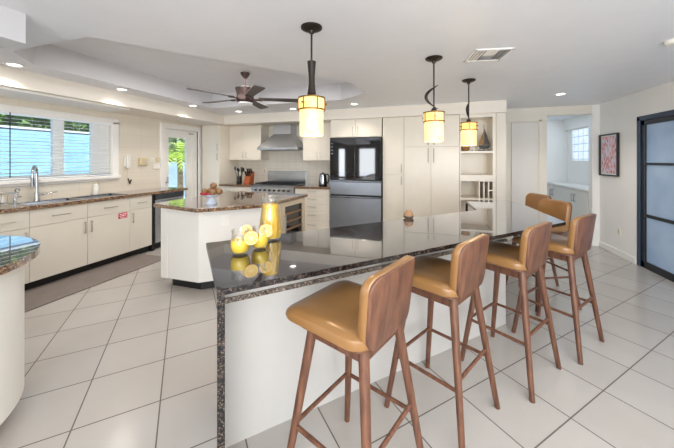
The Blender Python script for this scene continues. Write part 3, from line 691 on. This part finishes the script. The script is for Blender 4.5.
for i in range(6): MB(FI3).box((.337,.004,.20+.10*i),(.758,.016,.225+.10*i)).build('rack', 'shelf_wood', wf)
MB(FI3).tube((.305,.05,.3),(.305,.05,.72),.008).tube((.305,.02,.32),(.305,.05,.32),.006).tube((.305,.02,.70),(.305,.05,.70),.006).build('handle', 'chrome', wf, smooth=True)
# fruit bowl
fbx, fby = -2.27, 2.64
fb = empty('fruit_bowl', (fbx,fby,.914), 'pale blue and white pedestal bowl of fruit on the island', 'bowl')
MB().lathe([(.062,0),(.064,.008),(.05,.022),(.034,.05),(.028,.065)], (fbx,fby,.9142)).build('pedestal', 'dish_blue', fb, smooth=True)
MB().lathe([(.028,.065),(.055,.075),(.088,.094),(.096,.103),(.091,.105),(.06,.085),(.001,.08)], (fbx,fby,.9142), cap0=False, cap1=False).build('dish', 'dish_blue', fb, smooth=True)
i = 0
lab = ['brown round fruit at the left rim of the pedestal bowl', 'brown fruit second from the left in the pedestal bowl', 'brown fruit resting at the back of the pedestal bowl', 'topmost brown fruit of the pile in the pedestal bowl', 'orange-brown fruit at the front right of the pedestal bowl', 'brown fruit at the right rim of the pedestal bowl']
cw, sw = math.cos(TH), math.sin(TH)
def camoff(r, f): return (fbx + r*cw - f*sw, fby + r*sw + f*cw)
for (r, f, z, rad), L in zip(((-.072,.0,1.05,.038), (-.018,.03,1.058,.039), (.042,.052,1.055,.039), (.03,-.015,1.118,.038), (.035,-.045,1.045,.038), (.085,.0,1.050,.040)), lab):
    p = camoff(r, f); o = MB().ball((*p,z), rad, .93).build('fruit', 'fruit_brown', off=(*p,z-rad*.9), smooth=True); tag(o, L, 'fruit', 'brown fruits in the pedestal bowl')
for k, r in enumerate((-.078,-.056,-.034,-.012,.010)):
    p = camoff(r, -.085+.02*abs(k-2)*.5); o = MB().ball((*p,1.032), .0145, 1).build('berry', 'fruit_red', off=(*p,1.02), smooth=True)
    tag(o, 'small red berry in the row along the front rim of the bowl', 'berry', 'red berries along the bowl rim')

# ------------------------------------------------------------------ bar
BZ = .914
bar = empty('bar_counter', (.3,2.6,0), 'L-shaped black granite bar counter with white base and waterfall edge', 'bar counter')
A = (-.743,.894)
SLAB = [A, (1.055,2.677), (1.025,3.60), (.965,3.93), (.464,3.79), (.484,3.068), (-1.226,1.382)]
ct = MB().prism(SLAB, BZ-.024, BZ).build('countertop', ['granite_black', 'granite_edge'], bar)
for f_ in ct.data.polygons: f_.material_index = 0 if f_.normal.z > .5 else 1
ray = Vector((A[0],A[1],0)).normalized(); nrm = Vector((ray.y,-ray.x,0))
def on_ray(target, t=0):          # point on the end line where y - x = target, moved t along the normal
    k = target/(ray.y-ray.x); p = ray*k + nrm*t; return (p.x, p.y)
e0 = Vector((A[0],A[1],0))+ray*.004
lp = [(e0.x,e0.y), on_ray(2.50), on_ray(2.50,.028), ((e0+nrm*.028).x,(e0+nrm*.028).y)]
MB().prism(lp, 0, BZ-.0245).build('waterfall_leg', 'granite_edge', bar, bevel=.002)
PD = 2.107                         # stool-side face of the base: y - x
q0 = on_ray(PD, .029)
BASE = [q0, (.66,.66+PD), (.65,3.77), (.47,3.72), (.488,3.025), (.488,.488+2.53), on_ray(2.53,.029)]
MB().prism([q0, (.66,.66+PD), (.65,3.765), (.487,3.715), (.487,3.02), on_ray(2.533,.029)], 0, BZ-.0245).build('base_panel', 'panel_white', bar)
MB().prism([(.466,3.725),(.68,3.797),(.67,3.83),(.465,3.765)], 0, BZ-.0245).build('waterfall_end', 'granite_edge', bar)
u = Vector((1,1,0)).normalized(); n_ = Vector((1,-1,0)).normalized()
s0 = Vector((*on_ray(PD,.030),0)); s1 = Vector((.66,.66+PD,0))
b = MB(); q = [s0, s1, s1+n_*.012, s0+n_*.012]; b.prism([(p.x,p.y) for p in q], .706, .729); b.build('granite_band', 'granite_grey', bar)

# mugs and pitcher on the bar: placed from their foot points
def mug(label, x, y, rz, h=.125, r=.050):
    e = empty('juice_mug', (x,y,BZ), label, 'mug', 'juice mugs on the bar')
    prof = [(.030,.0),(r*.80,.008),(r,.035),(r*1.0,.07),(r*.86,.085),(r*.84,.10),(r*.88,h)]
    inn = [(r*.88-.003,h),(r*.84-.004,.10),(r*.86-.004,.085),(r-.004,.068),(r-.004,.036),(r*.80-.004,.012),(.001,.010)]
    MB().lathe(prof+inn, (x,y,BZ+.0004), 28, cap1=False).build('glass_body', 'drink_glass', e, smooth=True)
    MB().lathe([(.001,.0105),(r*.80-.0035,.0125),(r-.0035,.036),(r-.0035,.066),(r*.9,.072),(.001,.072)], (x,y,BZ+.0004), 28).build('juice', 'juice', e, smooth=True)
    hp = []
    for k in range(9):
        a = -PI/2+PI*k/8; d = r*.9+.03*math.cos(a); hp.append((x+d*math.cos(rz), y+d*math.sin(rz), BZ+.055+.03*math.sin(a)))
    MB().path(hp, .0055, 8).build('handle', 'drink_glass', e, smooth=True)
    return e
def lemon(label, c, R, nx):
    e = empty('lemon_slice', c, label, 'lemon slice', 'lemon slices on the mugs')
    nv = Vector(nx).normalized(); a = nv.cross(Vector((0,0,1))).normalized(); b_ = a.cross(nv)
    f = lambda p: Vector(c) + a*p[0] + b_*p[1] + nv*p[2]
    MB(f).lathe([(R*.99,-.004),(R,-.002),(R,.002),(R*.99,.004)], (0,0,0), 28).build('rind', 'rind', e)
    MB(f).lathe([(R*.93,-.0046),(R*.93,.0046)], (0,0,0), 28).build('pith', 'pith', e)
    b = MB(f)
    for k in range(9):
        a0, a1 = 2*PI*k/9+.06, 2*PI*(k+1)/9-.06
        pts = [(R*.12*math.cos((a0+a1)/2), R*.12*math.sin((a0+a1)/2))]+[(R*.84*math.cos(a0+(a1-a0)*j/4), R*.84*math.sin(a0+(a1-a0)*j/4)) for j in range(5)]
        b.prism(pts, -.0052, .0052)
    b.build('pulp', 'pulp', e)
PXY = []
F_, H_ = 287, 1.40
def at(px, py, z):
    k = (px-337)/F_; d = (k*cw-sw, k*sw+cw); t_ = (z-H_)/((160-py)/F_); return (d[0]*t_, d[1]*t_)
m1 = at(240.2, 253.5, BZ); m2 = at(260.0, 248.0, BZ); pp = at(270.3, 238.5, BZ)
mug('glass mug of yellow juice at the front, nearest the bar corner', *m1, math.radians(150))
mug('glass mug of yellow juice just behind, close to the pitcher', *m2, math.radians(60), h=.118, r=.047)
tocam = lambda p, sx: Vector((-p[0]+sx, -p[1], .25))
lemon('lemon slice facing front on the right rim of the nearest mug', (m1[0]+.058*cw+.006, m1[1]+.047*sw-.008, BZ+.084), .036, tocam(m1, .2))
lemon('lemon slice standing up between the two juice mugs, highest of the three', (m1[0]+.018*cw-.05*sw, m1[1]+.018*sw+.05*cw, BZ+.108), .030, tocam(m1, -.1))
lemon('lemon slice on the right rim of the mug beside the pitcher', (m2[0]+.038*cw, m2[1]+.038*sw-.012, BZ+.098), .036, tocam(m2, .1))
pt = empty('juice_pitcher', (*pp,BZ), 'tall glass pitcher of orange juice standing on the bar', 'pitcher')
prof = [(.055,0),(.066,.006),(.070,.05),(.062,.13),(.050,.20),(.048,.225),(.056,.262)]
inn = [(.053,.262),(.045,.225),(.047,.20),(.059,.13),(.067,.05),(.063,.012),(.001,.010)]
MB().lathe(prof+inn, (*pp,BZ+.0004), 32, cap1=False).build('glass_body', 'drink_glass', pt, smooth=True)
MB().lathe([(.001,.0105),(.0628,.0125),(.0667,.05),(.0588,.13),(.0476,.196),(.0460,.212),(.001,.214)], (*pp,BZ+.0004), 32).build('juice', 'juice_orange', pt, smooth=True)

oxy = at(408.5, 218.3, BZ)
orn = empty('wooden_ornament', (*oxy,BZ), 'small brown domed ornament at the kitchen edge of the bar', 'ornament')
MB().lathe([(.030,0),(.040,.010),(.041,.026),(.033,.050),(.016,.068),(.001,.073)], (*oxy,BZ+.0004), 20).build('dome', 'ornament_brown', orn, smooth=True)
MB().lathe([(.041,.010),(.0425,.014),(.0425,.018),(.041,.022)], (*oxy,BZ+.0004), 20, False, False).build('band', 'hull', orn, smooth=True)

# ------------------------------------------------------------------ bar stools
def make_stool():
    e = empty('bar_stool', (0,0,0), 'x', 'bar stool', 'walnut and tan leather bar stools')
    FX, FY = .217, .225; TX, TY = .125, .128
    for sx_ in (1,-1):
        for sy_ in (1,-1):
            MB().tube((TX*sx_,TY*sy_,.722),(FX*sx_,FY*sy_,.0),.0215,.0145,14).build('leg', 'walnut', e, smooth=True)
    for sx_ in (1,-1):
        MB().box((TX*sx_-.011,-TY,.655),(TX*sx_+.011,TY,.712)).build('apron', 'walnut', e, bevel=.003)
    for sy_ in (1,-1):
        MB().box((-TX,TY*sy_-.011,.655),(TX,TY*sy_+.011,.712)).build('apron', 'walnut', e, bevel=.003)
    def lerp(z): k = 1-z/.715; return TX+(FX-TX)*k, TY+(FY-TY)*k
    for sx_, z in ((1,.30),(-1,.335)):
        x, y = lerp(z); MB().tube((x*sx_,-y,z),(x*sx_,y,z),.0095,seg=10).build('stretcher', 'walnut', e, smooth=True)
    for sy_ in (1,-1):
        x, y = lerp(.29); MB().tube((-x,y*sy_,.29),(x,y*sy_,.29),.0095,seg=10).build('stretcher', 'walnut', e, smooth=True)
    # seat cushion, dished, front edge rolling down
    def seatf(a, b_, d):
        z = .764+d
        if d > -.03: z += -.020*max(0, (a-.10)/.13)**2*1.2 + .012*(b_/.21)**2 - .006
        return (a+.050, b_, z)
    MB().pillow(rrect(.438,.412,.08,7), [(.05,-.048),(.018,-.046),(.004,-.036),(0,-.020),(.004,-.004),(.016,.006),(.05,.012),(.10,.008),(.16,.004)], seatf).build('seat', 'leather', e, smooth=True)
    MB().pillow(rrect(.36,.36,.07,6), [(.01,-.006),(0,-.004),(0,.006)], lambda a,b_,d: (a+.025, b_, .712+d)).build('seat_base', 'walnut', e, smooth=True)
    # backrest: leather pad with a walnut shell outside
    Hh, W = .283, .358
    def backf(off):
        def f(a, b_, d):       # a lateral, b_ vertical, d toward the sitter
            t_ = (b_+Hh/2)/Hh
            x = -.195 - .048*t_ + .035*(a/(W/2))**2*(.4+.6*t_)
            lat = a*(.95+.07*t_)
            return (x + d + off + .028, lat, .712+t_*Hh)
        return f
    MB().pillow(rrect(W,Hh,.062,7), [(.006,-.003),(0,.004),(.0,.024),(.010,.040),(.04,.046),(.09,.044)], backf(0)).build('backrest', 'leather', e, smooth=True)
    MB().pillow(rrect(W-.006,Hh-.004,.059,7), [(.10,-.0135),(.05,-.0135),(.012,-.0135),(.002,-.012),(0,-.009),(0,-.002)], backf(0)).build('back_shell', 'walnut', e, smooth=True)
    return e
STOOLS = [((-.284,1.203), 158, 'tan leather bar stool nearest the waterfall corner, largest in view'),
          ((.091,1.731), 150, 'tan leather bar stool second from the waterfall corner'),
          ((.553,2.23), 143.6, 'tan leather bar stool third from the waterfall corner'),
          ((.997,2.684), 140.4, 'tan leather bar stool at the outer corner, showing its walnut back'),
          ((1.10,3.36), 203, 'tan leather bar stool on the short side showing its leather inner back'),
          ((1.13,3.91), 200, 'tan leather bar stool farthest away, partly hidden behind another')]
s0_ = make_stool()
for i, (xy, ang, L) in enumerate(STOOLS):
    s_ = s0_ if i == 0 else copy_tree(s0_)
    s_.location = (xy[0], xy[1], 0); s_.rotation_euler = (0, 0, math.radians(ang)); s_['label'] = L

# ------------------------------------------------------------------ rounded counter at the near left
pc = empty('rounded_counter', (-2.5,.3,0), 'rounded cream peninsula with speckled granite top at the left edge', 'counter')
def dshape(cx, cy, r, yb, n=40):
    return [(cx+r*math.cos(PI*i/n), cy+r*math.sin(PI*i/n)) for i in range(n+1)] + [(cx-r, yb), (cx+r, yb)]
pw = MB().prism(dshape(-2.5,.5,.69,-1.6), .862, .90).build('worktop', ['granite_gloss', 'granite_brown'], pc)
for f_ in pw.data.polygons: f_.material_index = 0 if f_.normal.z > .5 else 1
MB().prism(dshape(-2.5,.5,.626,-1.55), .10, .862).build('curved_base', 'cabinet_white', pc, smooth=True)
MB().prism(dshape(-2.5,.5,.55,-1.5), 0, .10).build('toe_kick', 'toe', pc)

# floor mat
MAT = [(-3.99,1.35), (-3.50,1.35), (-3.53,3.25), (-3.99,3.30)]
tag(MB().prism([(-4.066,1.2),(-3.505,1.2),(-3.505,3.22),(-4.066,3.22)], .0005, .012).build('floor_mat', 'mat', off=(-3.75,2.3,0), bevel=.004), 'long grey-brown cushioned mat on the tiles before the sink', 'mat')

# ------------------------------------------------------------------ ceiling fan
fcx, fcy = -2.25, 3.24
fan = empty('ceiling_fan', (fcx,fcy,2.54), 'dark bronze ceiling fan with five brown blades', 'ceiling fan')
MB().lathe([(.02,0),(.035,.02),(.056,.05),(.060,.075)], (fcx,fcy,2.4645)).build('canopy', 'fan_body', fan, smooth=True)
MB().tube((fcx,fcy,2.35),(fcx,fcy,2.47),.014).build('rod', 'fan_body', fan, smooth=True)
MB().lathe([(.06,2.145),(.10,2.15),(.115,2.17),(.112,2.215),(.104,2.25),(.128,2.335),(.10,2.345),(.03,2.365),(.02,2.38)], (fcx,fcy,0), 28).build('motor_housing', 'fan_body', fan, smooth=True)
MB().lathe([(.001,2.118),(.06,2.122),(.09,2.134),(.094,2.149)], (fcx,fcy,0), 24).build('lens', 'fan_lens', fan, smooth=True)
for k in range(5):
    a = math.radians(84+72*k)+TH; ca_, sa_ = math.cos(a), math.sin(a)
    def bf(p, ca_=ca_, sa_=sa_):
        r_, w_, z_ = p; z_ = z_*1.6 - w_*.15
        return Vector((fcx+r_*ca_-w_*sa_, fcy+r_*sa_+w_*ca_, 2.205+z_))
    bl_ = MB(bf).hexa([(.17,-.048,-.003),(.705,-.066,-.003),(.72,.0,-.003),(.705,.066,-.003),(.17,.048,-.003)], [(.17,-.048,.003),(.705,-.066,.003),(.72,.0,.003),(.705,.066,.003),(.17,.048,.003)]).build('blade', 'fan_blade', fan, bevel=.002)
    MB(bf).hexa([(.09,-.02,-.012),(.22,-.03,-.012),(.22,.03,-.012),(.09,.02,-.012)], [(.09,-.02,-.004),(.22,-.03,-.0035),(.22,.03,-.0035),(.09,.02,-.004)]).build('bracket', 'fan_body', bl_)

# ------------------------------------------------------------------ pendants
def make_pendant(style):
    e = empty('pendant_lamp', (0,0,CEIL), 'x', 'pendant lamp', 'alabaster pendants over the bar'); OFF[e.name] = Vector((0,0,0))
    MB().lathe([(.072,0),(.072,-.010),(.05,-.022),(.02,-.028),(.014,-.045)], (0,0,-.0005), 24).build('canopy', 'bronze', e, smooth=True)
    MB().tube((0,0,-.03),(0,0,-.445),.0065,seg=10).build('rod', 'bronze', e, smooth=True)
    b = MB()
    if style == 0:
        b.lathe([(.030,-.235),(.026,-.28),(.022,-.33),(.022,-.38),(.027,-.43),(.031,-.455)], (0,0,0), 16)
        b.build('column', 'bronze', e, smooth=True)
    else:
        pts = [(.035 - .105*math.sin(PI*i/14), .0, -.24-.21*i/14) for i in range(15)]
        b.path(pts, [.003+.011*math.sin(PI*min(1,i/13)) for i in range(15)], 8); b.build('curved_arm', 'bronze', e, smooth=True)
    MB().lathe([(.012,-.44),(.020,-.45),(.028,-.47),(.026,-.482)], (0,0,0), 16).build('finial', 'bronze', e, smooth=True)
    # upper amber band with frame, lower alabaster cylinder
    MB().lathe([(.02,-.482),(.084,-.484),(.087,-.490),(.087,-.562)], (0,0,0), 32, cap1=False).build('amber_band', 'amber_glass', e, smooth=True)
    b = MB()
    for z in (-.484,-.563): b.lathe([(.0875,z-.005),(.0915,z-.005),(.0915,z+.005),(.0875,z+.005)], (0,0,0), 32, False, False)
    for k in range(6):
        a = 2*PI*k/6+.3; b.tube((.090*math.cos(a),.090*math.sin(a),-.484),(.090*math.cos(a),.090*math.sin(a),-.563),.004,seg=6)
    for k in range(3):
        a = 2*PI*k/3+.3; b.tube((.087*math.cos(a),.087*math.sin(a),-.524),(.106*math.cos(a),.106*math.sin(a),-.524),.006,seg=8)
    b.build('band_frame', 'brass_frame', e)
    MB().lathe([(.079,-.563),(.080,-.60),(.080,-.733),(.076,-.736),(.076,-.57)], (0,0,0), 32, False, False).build('shade', 'alabaster', e, smooth=True)
    MB().ball((0,0,-.62), .028, 1.2, 12, 8).build('bulb', 'lamp_disc', e, smooth=True)
    return e
pA = make_pendant(0); pA.location = (-.734,1.806,CEIL); pA['label'] = 'glowing alabaster pendant with straight flared column, nearest, above the juice pitcher'
pB = make_pendant(1); pB.location = (.075,2.672,CEIL); pB.rotation_euler.z = TH; pB['label'] = 'glowing alabaster pendant hanging in the middle, thin curved arm beside its rod'
pC = copy_tree(pB); pC.location = (.470,3.522,CEIL); pC.rotation_euler.z = TH+.9; pC['label'] = 'glowing alabaster pendant in front of the shelf niche, thick curved arm'
for p in (pA, pB, pC):
    l = bpy.data.lights.new('pendant_light', 'POINT'); l.energy = 4; l.color = (1,.78,.5); l.shadow_soft_size = .06
    lo = bpy.data.objects.new('pendant_light', l); lo.location = (p.location.x, p.location.y, 1.50); COL.objects.link(lo)

# ------------------------------------------------------------------ downlights, vent, detector
DL = [((-3.71,1.70), 'recessed downlight over the near end of the window blind', 10), ((-3.70,2.70), 'recessed downlight above the right side of the window', 10), ((-3.68,3.85), 'recessed downlight over the dishwasher near the garden door', 10),
      ((-3.30,4.55), 'recessed downlight in front of the left upper cabinet', 10), ((-2.22,4.60), 'recessed downlight in front of the range hood', 10), ((-1.09,4.50), 'recessed downlight in front of the refrigerator', 7),
      ((1.77,4.64), 'recessed downlight before the passage opening', 12)]
for (x, y), L, en in DL:
    e = empty('recessed_downlight', (x,y,CEIL), L, 'downlight', 'recessed ceiling downlights')
    MB().lathe([(.05,-.001),(.075,-.001),(.075,-.006),(.05,-.003)], (x,y,CEIL), 24, False, False).build('trim_ring', 'trim', e)
    MB().lathe([(.001,-.002),(.05,-.002)], (x,y,CEIL), 24, False, False).build('lens', 'lamp_disc', e)
    l = bpy.data.lights.new('downlight_lamp', 'SPOT'); l.energy = en*2.1; l.color = (1,.92,.80); l.spot_size = math.radians(125); l.spot_blend = .6; l.shadow_soft_size = .06
    lo = bpy.data.objects.new('downlight_lamp', l); lo.location = (x,y,CEIL-.02); COL.objects.link(lo)
ve = empty('air_vent', (.50,2.70,CEIL), 'white square air vent with louvres in the ceiling', 'air vent')
VU = Vector((cw,sw,0)).normalized(); 
VU = Vector((.98,.17,0)).normalized(); VN = Vector((-VU.y,VU.x,0))
FV = lambda p: Vector((.515,2.725,CEIL)) + VU*p[0]*.82 + VN*p[1]*.9 + Vector((0,0,p[2]))
b = MB(FV); b.box((-.19,-.16,-.010),(.19,-.135,-.0005)).box((-.19,.135,-.010),(.19,.16,-.0005)).box((-.19,-.16,-.010),(-.165,.16,-.0005)).box((.165,-.16,-.010),(.19,.16,-.0005)); b.build('frame', 'trim', ve)
MB(FV).box((-.165,-.135,-.003),(.165,.135,-.0008)).build('duct', 'steel_dark', ve)
b = MB(FV)
for s_ in (-1,1):
    for k in range(3):
        u0 = s_*(.075+.03*k); b.hexa([(u0,-.132,-.010),(u0+s_*.014,-.132,-.004),(u0+s_*.014,.132,-.004),(u0,.132,-.010)], [(u0,-.132,-.008),(u0+s_*.014,-.132,-.002),(u0+s_*.014,.132,-.002),(u0,.132,-.008)])
for k in range(4):
    w0 = .02+.03*k; b.hexa([(-.06,w0,-.010),(.06,w0,-.010),(.06,w0+.014,-.004),(-.06,w0+.014,-.004)], [(-.06,w0,-.008),(.06,w0,-.008),(.06,w0+.014,-.002),(-.06,w0+.014,-.002)])
b.box((-.06,-.132,-.009),(.06,.0,-.0035)); b.build('louvres', 'trim', ve)
sd = MB().lathe([(.065,0),(.065,-.012),(.055,-.03),(.001,-.034)], (1.80,2.80,CEIL-.0005), 24, True, False).build('smoke_detector', 'plastic_white', off=(1.80,2.80,CEIL), smooth=True); tag(sd, 'round white smoke detector on the ceiling at the right', 'smoke detector')

# ------------------------------------------------------------------ right wall things
pf = empty('framed_picture', (XR,5.42,1.15), 'black framed picture of pink petals on the right wall', 'picture')
y0, y1, z0, z1 = 5.20, 5.68, 1.155, 1.80
y0, y1 = 5.20, 5.66
MB().box((XR-.032,y0,z0),(XR-.002,y0+.02,z1)).box((XR-.032,y1-.02,z0),(XR-.002,y1,z1)).box((XR-.032,y0+.02,z0),(XR-.002,y1-.02,z0+.02)).box((XR-.032,y0+.02,z1-.02),(XR-.002,y1-.02,z1)).build('frame', 'frame_black', pf)
MB().box((XR-.012,y0+.02,z0+.02),(XR-.004,y1-.02,z1-.02)).build('mount', 'trim', pf)
MB().box((XR-.015,y0+.04,z0+.04),(XR-.0122,y1-.04,z1-.04)).build('print', 'art', pf)
oo = empty('wall_outlet', (XR,5.2,.3), 'white outlet low on the right wall under the picture', 'outlet')
MB().box((XR-.008,5.17,.30),(XR-.0005,5.24,.41)).build('plate', 'plastic_white', oo, bevel=.002)
MB().box((XR-.010,5.19,.32),(XR-.008,5.22,.39)).build('socket', 'plastic_beige', oo)
# passage base cabinets
FP = frame_of((2.62,0,0), (0,1,0), (-1,0,0))
for k, (a0, a1, L) in enumerate(((5.85,6.80,'white base cabinet in the passage, nearest the opening'), (6.80,7.65,'white base cabinet at the far end of the passage'))):
    m = (6.32, 7.26)[k]
    cabinet(L, FP, a0, a1, .1, .866, .425, [('o',a0,m,.1,.86,[]), ('o',m,a1,.1,.86,[])], mat='cabinet_white', toe=1)
    e_ = bpy.data.objects[[o.name for o in bpy.data.objects if o.get('label') == L][0]]
    for d_, u_ in zip([c for c in KIDS(e_) if c.name.startswith('door')], (m-.05, m+.05)): handle_v(FP, d_, u_, .64, .78, 'steel_dark')
tag(MB().box((2.60,5.83,.868),(PX-.002,7.655,.906)).build('worktop', 'trim', off=(2.8,7,.868), bevel=.004), 'white worktop on the passage cabinets below the glass blocks', 'worktop')
av = MB().box((2.0,6.6,CEIL-.012),(2.3,6.9,CEIL-.0005)).build('air_vent', 'steel_dark', off=(2.15,6.75,CEIL), bevel=.003); tag(av, 'small grey vent in the passage ceiling', 'air vent')

# ------------------------------------------------------------------ outdoors (beyond the left wall)
struct(MB().box((-14,-3,-.12),(-4.72,9.5,-.04)).build('ground', 'patio'))
gw = MB()
for k in range(10): gw.box((-7.2,-1,-.04+.2*k),(-7.1,5.2,.145+.2*k))
tag(gw.box((-7.25,-1,-.04),(-7.2,5.2,1.97)).build('garden_fence', 'blue_wall'), 'blue slatted garden fence seen through the window blind', 'fence')
tag(MB().box((-7.27,-1,1.975),(-7.08,5.2,2.01)).build('fence_cap', 'roof_white'), 'pale cap along the top of the blue garden fence', 'fence cap')
def foliage(name, label, cx, cy, cz, rx, ry, rz_, n, size, mat, cat):
    b = MB()
    for _ in range(n):
        a, c_ = random.uniform(0, 2*PI), random.uniform(-1, 1); k = random.uniform(.6,1)**.5; s_ = math.sqrt(1-c_*c_)
        p = Vector((cx+rx*k*s_*math.cos(a), cy+ry*k*s_*math.sin(a), cz+rz_*k*c_))
        d = Vector((random.uniform(-1,1),random.uniform(-1,1),random.uniform(-.5,1))).normalized(); w = d.orthogonal().normalized()*size*.35
        b.face([b.v(p), b.v(p+d*size*.5+w), b.v(p+d*size), b.v(p+d*size*.5-w)])
    return b
for k, (y, m_, L) in enumerate(((1.1,'leaf','green bush showing above the blue fence at the left of the window'), (2.6,'leaf_warm','yellowish bush showing above the blue fence mid window'), (4.1,'leaf','dark green bush above the blue fence at the right of the window'), (5.6,'leaf','green bush beyond the right end of the blue fence'))):
    e = empty('garden_bush', (-8.2,y,-.04), L, 'bush')
    foliage('f', '', -8.2, y, 2.15, .55, .66, .75, 1500, .17, m_, '').build('leaves', m_, e)
    MB().tube((-8.2,y,-.04),(-8.2,y,2.1),.06,.03).build('stem', 'palm_trunk', e)
# palm outside the glazed door
px_, py_ = -6.5, 6.32
pe = empty('palm_tree', (px_,py_,-.04), 'bright yellow-green palm outside the glazed door', 'palm')
MB().path([(px_,py_,-.04),(px_+.03,py_,.5),(px_,py_+.03,1.0),(px_,py_,1.45)], [.10,.08,.07,.06], 10).build('trunk', 'palm_trunk', pe, smooth=True)
for k in range(15):
    a = 2*PI*k/15+random.uniform(-.2,.2); L_ = random.uniform(.8,1.15); up = random.uniform(.25,.8); b = MB()
    for j in range(14):
        t0, t1 = j/14, (j+1)/14
        def fp(t_): return Vector((px_+L_*t_*math.cos(a), py_+L_*t_*math.sin(a), 1.45+up*math.sin(t_*2.2)*.9-.5*t_*t_))
        p, q_ = fp(t0), fp(t1); side = Vector((-math.sin(a), math.cos(a), 0))
        for s_ in (-1,1):
            ln = .24*math.sin(PI*(.12+.85*t0)); tip = p + side*s_*ln + (q_-p)*1.5 + Vector((0,0,-.06))
            b.face([b.v(p), b.v(p+(q_-p)*.6), b.v(tip)])
    b.build('frond', 'palm_leaf', pe)
struct(MB().box((-13,9.0,-.04),(-4.8,9.2,1.32)).build('wall_garden_end', 'pale_blue'))
for k, (x, L) in enumerate(((-10.6, 'grey-green bush behind the garden end wall, left in the door glass'), (-8.9, 'grey-green bush behind the garden end wall, right in the door glass'))):
    e = empty('garden_bush', (x,10.2,-.04), L, 'bush')
    foliage('f', '', x, 10.2, 1.7, .6, .5, 1.0, 900, .25, 'leaf', '').build('leaves', 'leaf_pale', e)
    MB().tube((x,10.2,-.04),(x,10.2,1.6),.06,.03).build('stem', 'palm_trunk', e)

# ------------------------------------------------------------------ world and lights
w = bpy.data.worlds.new('world'); scn.world = w; w.use_nodes = True; nt = w.node_tree
sky = nt.nodes.new('ShaderNodeTexSky'); sky.sky_type = 'HOSEK_WILKIE'; sky.turbidity = 3; sky.sun_direction = (-.5,-.3,.8)
bg = nt.nodes['Background']; nt.links.new(sky.outputs[0], bg.inputs[0]); bg.inputs[1].default_value = 1.8
def sun(rot, e, col):
    l = bpy.data.lights.new('sun', 'SUN'); l.energy = e; l.color = col; l.angle = .02
    o = bpy.data.objects.new('sun', l); o.rotation_euler = rot; COL.objects.link(o)
sun(Vector((-.62,.30,-.72)).to_track_quat('-Z','Y').to_euler(), 6.5, (1,.97,.92))
def area(name, loc, rot, sx_, sy_, e, col=(1,1,1)):
    l = bpy.data.lights.new(name, 'AREA'); l.shape = 'RECTANGLE'; l.size = sx_; l.size_y = sy_; l.energy = e; l.color = col
    o = bpy.data.objects.new(name, l); o.location = loc; o.rotation_euler = rot; COL.objects.link(o); return o
for wx, wd, en in ((-3.8,.28,12), (-2.575,.72,26), (.8,2.8,64)): area('rear_window_light', (wx,-3.58,1.125), (math.radians(90),0,0), wd, 1.6, en, (.92,.96,1))
area('living_room_fill', (1.0,.6,2.28), (0,0,0), 2.2, 3.0, 36, (.94,.97,1))  # added overhead fill, no ceiling fitting here
area('rear_fill', (.6,-2.2,.9), Vector((-.1,.8,.62)).to_track_quat('-Z','Y').to_euler(), 3.6, 1.4, 66, (.97,.98,1))  # added upward fill behind the camera, no real source there
area('tray_fill', (-2.3,2.9,2.50), (0,0,0), 1.2, 1.4, 24, (1,.98,.97))  # added lamp to brighten the tray, which has no fitting of its own
area('kitchen_fill', (1.2,-1.6,1.9), Vector((-4.2,4.8,-.9)).to_track_quat('-Z','Y').to_euler(), 2.2, 1.2, 48, (1,.985,.95))  # added fill aimed at the kitchen from behind the camera
area('passage_fill', (2.2,6.7,2.28), (0,0,0), .7, 1.6, 5.5, (.72,.86,1))  # added bluish fill that sets the passage brightness, not a fitting

scn.view_settings.view_transform = 'Standard'; scn.view_settings.look = 'None'; scn.view_settings.exposure = .26; scn.view_settings.gamma = 1
scn.cycles.use_denoising = True
scn.cycles.max_bounces = 10; scn.cycles.diffuse_bounces = 6; scn.cycles.glossy_bounces = 5; scn.cycles.transmission_bounces = 8; scn.cycles.transparent_max_bounces = 16
scn.cycles.caustics_reflective = False; scn.cycles.caustics_refractive = False
scn.cycles.sample_clamp_indirect = 6
